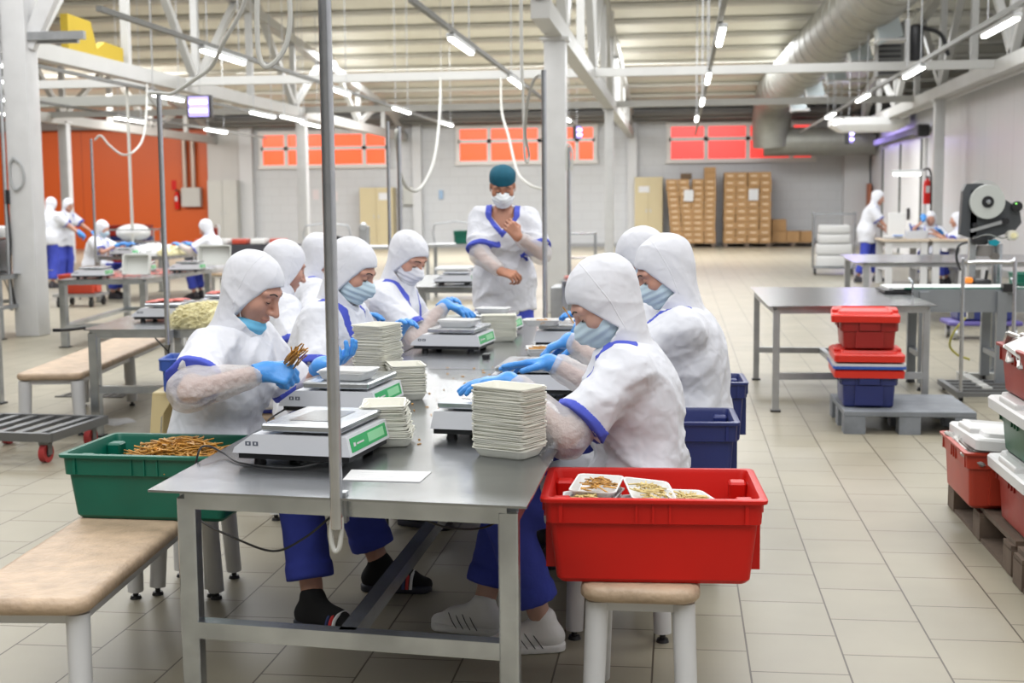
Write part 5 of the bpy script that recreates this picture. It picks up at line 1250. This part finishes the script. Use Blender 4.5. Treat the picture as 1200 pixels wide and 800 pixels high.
# people at the white table on the right
def white_table(label, c, w, d, h):
    t = thing('white_table', label, 'table', (c[0], c[1], 0))
    m = MB(); m.box((0, 0, h-.02), (w, d, .04), bev=.006); m.build('table_top', mat('tan_board', (.55, .46, .36), .6), t)
    for sx in (-1, 1):
        for sy in (-1, 1): m = MB(); m.box((sx*(w/2-.08), sy*(d/2-.07), (h-.04)/2), (.11, .09, h-.04)); m.build('leg', WHITEPAINT, t)
    for sy in (-1, 1): m = MB(); m.box((0, sy*(d/2-.07), h-.10), (w-.2, .05, .1)); m.build('apron', WHITEPAINT, t)
    for sx in (-1, 1): m = MB(); m.box((sx*(w/2-.08), 0, .3), (.06, d-.2, .08)); m.build('side_bar', WHITEPAINT, t)
    return t
white_table('white framed table with papers before the standing worker on the right', (3.80, 23.3), .74, 1.2, .80); white_table('white framed table at which the two right workers sit', (4.50, 23.2), .6, 1.1, .80)
person('standing worker in white cap and coat at the white table on the right', (3.32, 24.0), R(-12), seat=None, lean=10, hunch=10, head_pitch=18, wristR=(3.72, 23.75, .88), wristL=(3.68, 24.1, .9), mask=None, cls='far', sleeves=False, gloves=False, lash=False, seed=15, footL=(.16, .13), footR=(-.14, -.12), coat_bottom=.70)
person('sitting worker on the right with head turned left, arm on the white table', (4.86, 23.1), R(170), lean=10, hunch=12, head_pitch=8, wristL=(4.33, 22.9, .86), wristR=(4.38, 23.3, .9), mask=None, cls='far', sleeves=False, gloves=False, lash=False, seed=16, footL=(.42, .14), footR=(.3, -.12), coat_bottom=.46)
person('sitting worker behind, blue glove raised to the face, at the white table on the right', (4.48, 24.35), R(-100), lean=8, hunch=10, head_pitch=10, wristR=(4.30, 24.05, 1.10), wristL=(4.61, 24.0, .88), handR=dict(d=(.2, .2, .9), n=(0, -1, .2), curl=(.8, .8, .9, .9)), mask=None, cls='far', sleeves=False, gloves=True, lash=False, seed=17, footL=(.35, .12), footR=(.35, -.12))
white_table('low white stand under the sitting worker on the right', (4.94, 23.1), .5, .5, .42); white_table('low white stand under the glove-raising worker', (4.48, 24.42), .45, .45, .42)
m = MB(); m.box((3.75, 23.6, 1.02), (.28, .2, .44), bev=.01); tag(m.build('carton', FOAMW), 'tall white carton on the white framed table with papers', 'carton')
crate('desk_tray', 'clear tray with a blue pen on the white framed table', (4.0, 23.0, .80), 0, .36, .26, .14, mat('clear_grey', (.6, .62, .66), .3), lugs=False, cat='tray')
m = MB(); m.cyl((3.95, 23.0, .82), (3.88, 22.95, 1.06), .018); tag(m.build('pen', BLUEP), 'blue pen standing in the clear tray', 'pen')
m = MB(); m.box((3.6, 23.0, .83), (.3, .22, .05), bev=.01); tag(m.build('paper_pad', PAPER), 'white papers on the white framed table by the standing worker', 'paper')
m = MB(); m.box((3.68, 22.9, .864), (.16, .1, .015)); tag(m.build('blue_pad', mat('light_blue', (.25, .45, .9), .5)), 'light blue pad lying on the papers of the white framed table', 'pad')
dl2 = thing('bench_lamp', 'lit work lamp above the white table on the right', 'lamp', (4.0, 24.1, 1.9))
m = MB(); m.box((0, 0, .07), (.55, .18, .06), bev=.02); m.build('shade', FIXT, dl2); m = MB(); m.box((0, -.02, .02), (.46, .12, .05), bev=.015); m.build('tube', TUBE, dl2)
m = MB(); m.tube([(.25, 0, .08), (.4, .05, .1), (.45, .1, -.2), (.45, .1, -1.1)], .018, 6); m.build('arm', BLACK, dl2)
# wire trolley with white boxes
tw = trolley('wire trolley loaded with white boxes before the back wall on the right', (3.03, 26.6, 0), R(-4), .80, .6, 1.20, (.14,))
k = 0
for z, h, w in ((.16, .23, .70), (.395, .22, .70), (.62, .19, .62), (.815, .17, .60)):
    m = MB(); m.box((0, 0, h/2), (w, .5, h-.01), bev=.03); o = m.build('foam_box', FOAMW, smooth=40); o.location = (3.03, 26.6, z); o.rotation_euler = (0, 0, R(-4))
    tag(o, 'white foam box, %s on the wire trolley' % ('lowest', 'second from below', 'third from below', 'topmost')[k], 'box'); k += 1
# ================================================================ BACK WALL AND CEILING
# carton stacks
def carton_stack(px0, px1, ytop, rows, cols, y, tag_, d=1.0, skew=0, lean=.0, extra=()):
    p0, p1 = at(px0, 289, y), at(px1, 289, y); w = (p1.x-p0.x)/cols; ztop = at((px0+px1)/2, ytop, y).z; h = (ztop-.14)/rows
    rn = random.Random(int(px0)); n = 0
    for r in range(rows):
        for c in range(cols):
            m = MB(); m.box((0, 0, h/2), (w-.015, d, h-.008)); o = m.build('carton', CARD); o.location = (p0.x+w*(c+.5)+rn.uniform(-.012, .012)+lean*(r/rows-.5)*(c < cols/2), y+rn.uniform(-.02, .02), .14+r*h)
            tag(o, tag_, 'carton', tag_.split(' in the ')[1]); m = MB(); m.box((0, -d/2-.001, h*.5), (w*.5, .003, h*.16)); m.build('tape', mat('pale_tape', (.66, .52, .36), .35), o)
    pl = pallet('wooden_pallet', 'wooden pallet under the '+tag_.split(' in the ')[1], ((p0.x+p1.x)/2, y), 0, p1.x-p0.x, d, WOODD)
    return p0, p1, w, h, ztop
A = carton_stack(783, 838, 210, 11, 4, 43.0, 'brown carton in the left tall carton stack by the beige cabinet', lean=-.2)
for k, (cx, n) in enumerate(((1.5, 1), (3.5, 2))):
    for j in range(n):
        m = MB(); m.box((0, 0, A[3]/2), (A[2]-.015, .9, A[3]-.008)); o = m.build('carton', CARD if k else CARDD); o.location = (A[0].x+A[2]*cx, 43.0, A[4]+j*A[3]); tag(o, ['dark carton lying on top of the left carton stack', 'lower one of two cartons on the right corner of the left stack', 'upper one of two cartons on the right corner of the left stack'][k+j], 'carton')
B = carton_stack(847, 902, 202, 10, 4, 43.0, 'brown carton in the right tall carton stack under the red window')
for k, (px, yt, h) in enumerate(((912, 265, 2), (929, 275, 1), (944, 275, 1))):
    p = at(px, 288, 43.2)
    for j in range(h):
        m = MB(); m.box((0, 0, .19), (.46, .6, .37), bev=.01); o = m.build('carton', CARD); o.location = (p.x, 43.2, .13+.38*j); tag(o, ['lower carton of the pair right of the tall stacks', 'upper carton of the pair right of the tall stacks', 'single low carton second from the right by the back wall', 'single low carton farthest right by the back wall'][k+j if k < 1 else k+1], 'carton')
pallet('wooden_pallet', 'long low pallet under the row of single cartons', (at(928, 288, 43.2).x, 43.2), 0, 1.5, .8, WOODD)
for px, py, lab in ((807, 229, 'left'), (883, 228, 'right')):
    p = at(px, py, 42.44); m = MB(); m.box((0, 0, 0), (.30, .006, .36)); o = m.build('notice', PAPER); o.location = p; tag(o, 'white sheet taped on the %s carton stack' % lab, 'sheet')
# cabinets
def cabinet(label, x, w, h, m_, d=.55, doors=2, paper=None, y=43.6):
    t = thing('locker_cabinet', label, 'cabinet', (x, y, 0))
    m = MB(); m.box((0, 0, h/2+.04), (w, d, h-.08)); m.build('body', m_, t); m = MB(); m.box((0, .02, .04), (w-.04, d-.06, .08)); m.build('plinth', BLACK, t)
    for k in range(doors):
        q = MB(); q.box((-w/2+w*(k+.5)/doors, -d/2-.012, h/2+.04), (w/doors-.02, .022, h-.12)); dd = q.build('door', m_, t)
        q = MB(); q.box((-w/2+w*(k+.5)/doors+(w/doors*.36)*(1 if k == 0 else -1), -d/2-.03, h*.52), (.03, .02, .12)); q.build('handle', DULLSTEEL, dd)
    if paper:
        q = MB(); q.box((paper[0], -d/2-.026, paper[1]), (paper[2], .004, paper[3])); s = q.build('notice', PAPER, t)
        q = MB()
        for k in range(3): q.box((paper[0], -d/2-.029, paper[1]+.07-.07*k), (paper[2]*.7, .003, .022))
        q.build('printed_line', mat('faint_print', (.6, .6, .6), .6), s)
    return t
cabinet('beige double cabinet with a white notice, left of the standing man', at(441, 250, 43.3).x, 1.15, 2.05, CABB, paper=(.3, 1.75, .42, .24))
cabinet('beige cabinet with a notice left of the carton stacks', at(760, 250, 43.3).x, .92, 2.30, CABB, paper=(-.15, 1.9, .36, .2))
cabinet('tall grey cabinet at the right end of the orange wall', at(261, 250, 43.3).x, 1.05, 2.35, CABG)
# wall fittings at the back
def wallbox(name, label, cat, px, py, w, h, d, m_, y=YB): p = at(px, py, y); q = MB(); q.box((p.x, y-d/2, p.z), (w, d, h), bev=.01); return tag(q.build(name, m_), label, cat)
wallbox('electric_box', 'white wall box on the orange wall under two pipes', 'box', 226.5, 231, .68, .66, .25, CABG)
for px in (217, 227):
    a, b = at(px, 222, 43.85), at(px, 160, 43.85); m = MB(); m.cyl(a, (a.x, a.y, b.z), .085, n=14); tag(m.build('wall_pipe', mat('pipe_tan', (.45, .36, .30), .4, .4), smooth=40), '%s pipe rising from the white wall box' % ('left' if px == 217 else 'right'), 'pipe')
def extinguisher(label, p):
    t = thing('fire_extinguisher', label, 'fire extinguisher', p)
    m = MB(); m.lathe([(.0, 0), (.085, .005), (.09, .04), (.09, .5), (.06, .58), (.03, .6), (.03, .63), (0, .63)], n=18); m.build('cylinder', RED, t, smooth=40)
    m = MB(); m.box((0, -.02, .66), (.06, .12, .05)); m.tube([(.04, 0, .63), (.11, 0, .55), (.11, 0, .25)], .016, 6); m.build('valve', BLACK, t); m = MB(); m.box((0, -.085, .36), (.09, .02, .16)); m.build('label_patch', PAPER, t)
extinguisher('red fire extinguisher on the orange wall', at(208, 245, 43.92)); extinguisher('red fire extinguisher on the right wall by the slim column', (5.95, 32.9, 1.36))
wallbox('fire_sign', 'small red sign above the extinguisher on the orange wall', 'sign', 204, 217, .18, .34, .02, RED)
wallbox('wall_device', 'small blue device on the back wall left of the standing man', 'device', 517, 228, .14, .30, .08, mat('blue_device', (.28, .40, .55), .5))
wallbox('switch_box', 'grey switch box on the back wall beside the pier', 'box', 481, 229, .42, .62, .2, CABG); wallbox('cable_box', 'black box above the grey switch box', 'box', 486, 206, .12, .4, .1, BLACK)
m = MB()
for k, (px, py) in enumerate(((370, 228), (392, 230))): wallbox('notice', '%s faint notice on the back wall behind the steel pole' % ('left', 'right')[k], 'notice', px, py, .22, .34, .01, mat('faint_notice', (.62, .55, .55), .7))
# sliding door in the right wall
ds = bpy.data.objects.new('door_1', None); COL.objects.link(ds); ds.location = (XR-.05, 37.1, 0); struct(ds)
m = MB(); m.box((0, 0, 1.5), (.08, 6.6, 3.0)); m.build('door_leaf', mat('door_white', (.74, .74, .74), .4), ds)
for y in (-3.1, .1, 3.2): m = MB(); m.box((-.06, y, 1.5), (.04, .12, 3.0)); m.build('seal_strip', mat('dark_seal', (.10, .11, .10), .5), ds)
m = MB(); m.box((-.14, 0, 3.2), (.16, 8.2, .16)); m.build('track', mat('dark_track', (.08, .08, .09), .5), ds)
m = MB(); m.box((-.2, -3.9, 3.15), (.3, .5, .3), bev=.05); m.build('drive_box', BLACK, ds)
m = MB(); m.box((-.10, -1.6, 1.1), (.06, .1, .3)); m.build('door_handle', BLACK, ds)
m = MB(); m.box((XR-.1, 43.2, 1.0), (.1, .5, 2.0)); struct(m.build('trim_20', mat('brown_post', (.36, .12, .06), .6)))
# round air duct
du = thing('air_duct', 'big round grey air duct below the roof on the right', 'duct')
DR = .60
def ductline(name, pts, r, par, n=24):
    m = MB(); m.tube(pts, r, n, 1, smooth=False); return m.build(name, GALV, par, smooth=50)
zc = 5.0
P0, P1 = Vector((3.55, 22, 5.25)), Vector((2.85, 40.6, 4.75)); P2 = Vector((2.85, 42.1, 3.45))
ductline('main_run', [P0, P1], DR, du); ductline('elbow', [P1-Vector((0, .02, 0)), (2.84, 41.5, 4.62), (2.83, 42.1, 4.15), (2.83, 42.25, 3.6), (2.86, 42.3, 3.2)], DR, du)
ductline('cross_run', [(2.6, 42.3, 3.33), (2.9, 42.3, 3.33), (XR-.1, 42.3, 3.33)], DR*.75, du)
m = MB()
y = 22.4
while y < 40: 
    t_ = (y-22)/18.6; c = P0.lerp(P1, t_); m = MB(); m.lathe([(DR, -.02), (DR+.014, -.01), (DR+.014, .01), (DR, .02)], c, 24, 'y'); y += .9; m.build('seam_ring', GALV, du, smooth=50)
for k, y in enumerate((25.0, 28.0, 31.2, 34.6, 38.0)):
    c = P0.lerp(P1, (y-22)/18.6); q = MB(); q.bar((c.x+.25, y, c.z-.40), (c.x+.36, y, c.z-.80), .42, .5, up=(0, 1, 0)); o = q.build('outlet', mat('pale_duct', (.50, .56, .58), .5), du)
    q = MB(); q.box((c.x+.37, y, c.z-.80), (.52, .58, .04)); q.build('outlet_grille', WHITEPAINT, o)
# air conditioners under the roof
ac = thing('roof_fan_unit', 'dark fan unit hanging by the right truss', 'fan unit', (4.25, 26.6, 4.35))
m = MB(); m.box((-.22, 0, 0), (.5, .5, 1.0), bev=.02); m.build('casing', mat('fan_dark', (.16, .16, .15), .5), ac); m = MB(); m.box((.07, -.02, .02), (.1, .56, 1.12)); m.build('side_panel', WHITEPAINT, ac); m = MB(); m.box((.26, 0, 0), (.28, .5, 1.0), bev=.1); m.build('rear_cover', BLACK, ac, smooth=40)
m = MB()
for k in range(9): m.box((-.25, -.26, -.42+.1*k), (.42, .02, .05))
m.build('louvres', BLACK, ac)
m = MB(); m.tube([(.4, 0, .45), (.75, 0, .3), (.9, 0, -.1)], .04, 7); m.build('hose', BLACK, ac, smooth=True)
ac2 = thing('ceiling_unit', 'white ceiling air unit near the right back corner', 'air unit', (4.95, 36.0, 3.45))
m = MB(); m.loft([[(x*.72, y*.42, -.16) for x, y in ((-1, -1), (1, -1), (1, 1), (-1, 1))], [(x, y*.5, .0) for x, y in ((-1, -1), (1, -1), (1, 1), (-1, 1))], [(x, y*.5, .2) for x, y in ((-1, -1), (1, -1), (1, 1), (-1, 1))]]); m.build('casing', FOAMW, ac2)
# lamp rails with lamps
def rail(x, z, y0, y1, label):
    m = MB(); m.box((x, (y0+y1)/2, z+.09), (.055, y1-y0, .055)); return tag(m.build('lamp_rail', mat('rail_grey', (.13, .13, .12), .5)), label, 'rail')
rail(-2.68, 3.4, 13, 34, 'grey lamp rail left of the middle column'); rail(-5.95, 3.4, 13, 34, 'grey lamp rail over the left tables'); rail(.43, 3.4, 13, 40, 'grey lamp rail over the middle aisle'); rail(3.52, 3.4, 13, 40, 'grey lamp rail along the right wall')
rail(-9.2, 3.4, 18, 36, 'grey lamp rail farther left under the long truss'); rail(-12.3, 3.4, 20, 38, 'grey lamp rail before the orange wall')
def lamp(px0, py0, px1, py1, z, where):
    a, b = on(px0, py0, z), on(px1, py1, z); c = (a+b)/2; d = b-a; L = 1.62; ang = 0 if abs(d.x) < abs(d.y)*1.2 else math.atan2(d.y, d.x)-PI/2
    t = thing('tube_lamp', 'lit tube lamp '+where, 'lamp', (c.x, c.y, z), 0)
    m = MB(); m.box((0, 0, .035), (.10, L, .05), bev=.012); m.build('housing', FIXT, t); m = MB(); m.box((0, 0, 0), (.07, L-.06, .05), bev=.02); m.build('tube', TUBE, t, smooth=40)
    for e in (-.6, .6): m = MB(); m.cyl((0, e, .05), (0, e, roof_z(c.y+e)-z+.02), .008, n=5); m.build('hanger', DULLSTEEL, t)
lamp(527, 43, 553, 64, 3.4, 'nearest on the rail left of the middle column'); lamp(596, 91, 613, 103, 3.4, 'second on the rail left of the middle column'); lamp(660, 136, 668, 143, 3.4, 'third on the rail, just right of the middle column')
lamp(840, 54, 850, 32, 3.4, 'nearest over the middle aisle'); lamp(826, 99, 834, 85, 3.4, 'second over the middle aisle'); lamp(820, 124, 826, 115, 3.4, 'third over the middle aisle'); lamp(813, 143, 820, 135, 3.4, 'farthest over the middle aisle')
lamp(1152, 42, 1193, 22, 3.4, 'nearest on the right rail'); lamp(1059, 91, 1083, 79, 3.4, 'second on the right rail'); lamp(1003, 119, 1020, 111, 3.4, 'third on the right rail'); lamp(967, 139, 980, 132, 3.4, 'fourth on the right rail'); lamp(977, 147, 988, 139, 3.4, 'farthest on the right rail')
lamp(236, 58, 286, 75, 3.4, 'nearest over the left tables'); lamp(383, 103, 407, 110, 3.4, 'second over the left tables, behind the tall pole'); lamp(460, 125, 481, 134, 3.4, 'third over the left tables'); lamp(514, 141, 531, 149, 3.4, 'farthest over the left tables')
lamp(173, 109, 215, 119, 3.4, 'nearest below the long left truss'); lamp(293, 131, 322, 138, 3.4, 'second below the long left truss'); lamp(332, 135, 352, 143, 3.4, 'third below the long left truss'); lamp(356, 143, 372, 149, 3.4, 'farthest below the long left truss')
lamp(137, 137, 167, 144, 3.4, 'nearest before the orange wall'); lamp(240, 150, 265, 157, 3.4, 'second before the orange wall')
for k, (y0, y1) in enumerate(((75, 79), (94, 97), (114, 120), (131, 136))): lamp(-2, y0, 10, y1, 3.4, ('highest', 'second highest', 'third highest', 'lowest')[k]+' of the four cut by the left edge')
# insect lamps
def insect(label, c, w, h, rz=0):
    t = thing('insect_lamp', label, 'insect lamp', c, rz); c = Vector(c); m = MB(); m.cyl((0, .06, h/2), (0, .06, roof_z(c.y)-c.z), .008, n=5); m.build('hanger', DULLSTEEL, t); m = MB(); m.box((0, .06, 0), (w, .14, h), bev=.02); m.build('housing', BLACK, t)
    m = MB(); m.box((.0, -.015, 0), (w*.82, .02, h*.86)); m.build('glow_panel', LILAC, t)
    for z in (-.18, .18): m = MB(); m.cyl((-w*.36, -.03, z*h), (w*.36, -.03, z*h), .028, n=10); m.build('tube', PURPLE, t, smooth=40)
insect('square violet insect lamp below the long left truss', at(233, 125, 22.0), .44, .40); insect('small violet insect lamp right of the middle column', at(678, 155, 40), .3, .42, R(60)); insect('small violet insect lamp before the big duct', at(997, 160, 38), .3, .42, R(60))
area_light('violet_glow', (5.3, 41.5, 3.4), (R(-90), 0, 0), .6, .6, 9, (.45, .35, 1))
# yellow canvas on the left truss and the shelf behind
m = MB(); m.prism([(19.3, 3.88), (21.3, 3.88), (21.3, 4.12), (20.6, 4.14), (20.3, 4.0), (20.1, 4.4), (19.3, 4.42)], -9.46, -9.34, 'x'); tag(m.build('yellow_cover', mat('yellow_canvas', (.40, .28, .015), .7)), 'yellow cover lying on the left truss', 'cover')
ctr = thing('cable_tray', 'ribbed grey tray hanging before the orange wall', 'tray', (-12.6, 27, 3.72)); m = MB(); m.box((0, 0, 0), (3.2, .5, .2)); m.build('channel', mat('tray_ribbed', (.40, .40, .37), .5, .3), ctr)
for x in (-1.4, 1.4): m = MB(); m.cyl((x, 0, .1), (x, 0, roof_z(27)-3.72), .012, n=5); m.build('hanger', DULLSTEEL, ctr)
# hanging white cables and the poles they feed
def rise(px, py, Y):
    p = at(px, py, Y); return [(p.x, Y, 8.72), (p.x, Y, p.z+.9), (p.x, Y, p.z+.4), (p.x, Y, p.z+.12), p]
def hang(label, pts, r=.011): return cable(label, pts, r, WHITECABLE)
hang('white cable from the roof swinging down to the left table pole', rise(293, -25, 7.3)+[at(284, 10, 7.35), at(262, 50, 7.45), at(248, 78, 7.6), at(228, 93, 7.65), at(203, 109, 7.7), at(185, 109, 7.7), at(175, 111, 7.7), (-3.16, 7.7, 2.05)], .0125)
hang('looped white cable hanging left of the tall front pole', rise(302, -20, 5.5)+[at(301, 20, 5.5), at(303, 62, 5.5), at(311, 78, 5.5), at(325, 70, 5.5), at(336, 50, 5.5), at(340, 20, 5.5)]+rise(338, -20, 5.5)[::-1], .0115)
hang('white cable hanging in a bow by the steel pole behind the left row', [at(516, 92, 23.8), at(516, 110, 22), at(514, 150, 19), at(508, 190, 16), at(494, 219, 14), at(480, 222, 13.2), at(470, 205, 12.8), at(464, 160, 12.5), at(466, 151, 12.5)], .018)
pole('power_pole', 'thin steel pole rising behind the left row of workers', at(469, 250, 12.5).x, 12.5, .0, at(466, 148, 12.5).z, .022)
hang('white cable falling from the roof beside the standing man', [at(587, 92, 23.8), at(588, 130, 22), at(596, 160, 20), at(606, 200, 18.5), at(620, 216, 17.6), at(637, 222, 17.3)], .018)
hang('straight white cable dropping from the roof to the far table pole', rise(611, -20, 9.4)+[at(611, 10, 9.4), at(612, 80, 9.4), at(614, 150, 9.4), at(615, 182, 9.4), at(618, 190, 9.4), at(620, 180, 9.4), at(616, 160, 9.2), at(617, 130, 8.9), at(623, 100, 8.6), at(631, 88, 8.42), (-.872, 8.395, 2.25)], .0105)
q = at(667, 260, 15.0); pole('power_pole', 'thin steel pole right of the thick middle column', q.x, 15.0, .0, at(666, 172, 15).z, .022)
hang('white cable bending over the thin pole right of the middle column', [at(664, 200, 14.97), at(664, 175, 14.98), at(667, 169, 15.0), at(671, 180, 14.98), at(669, 200, 14.96)], .014)
q = at(112, 250, 19.0); pole('power_pole', 'thin steel pole at the table before the orange wall', q.x, 18.95, .62, at(111, 162, 18.8).z, .02)
hang('white cable arching from the thin pole before the orange wall', [at(111, 164, 18.8), at(118, 159, 18.8), at(128, 170, 18.8), at(143, 181, 18.8), at(156, 178, 18.8), at(168, 160, 19.5), at(172, 120, 21), at(172, 88, 22.6)], .016)
q = at(154, 240, 24); m = MB(); m.cyl((q.x, 24, .7), (q.x, 24, 4.5), .03, n=8); tag(m.build('power_pole', WHITECABLE), 'thin white pole before the orange wall by the crate stack', 'pole')
# small rack behind the middle column
rk3 = thing('wire_rack', 'thin wire rack right of the thick middle column', 'rack', (-1.55, 20.5, 0))
for sx in (-.22, .22):
    for sy in (-.2, .2): m = MB(); m.cyl((sx, sy, 0), (sx, sy, 1.0 if sx > 0 else 1.1), .012, n=6); m.build('post', STEEL, rk3)
for z in (.3, .6, .98): m = MB(); m.box((0, 0, z), (.46, .42, .02)); m.build('shelf', STEEL, rk3)
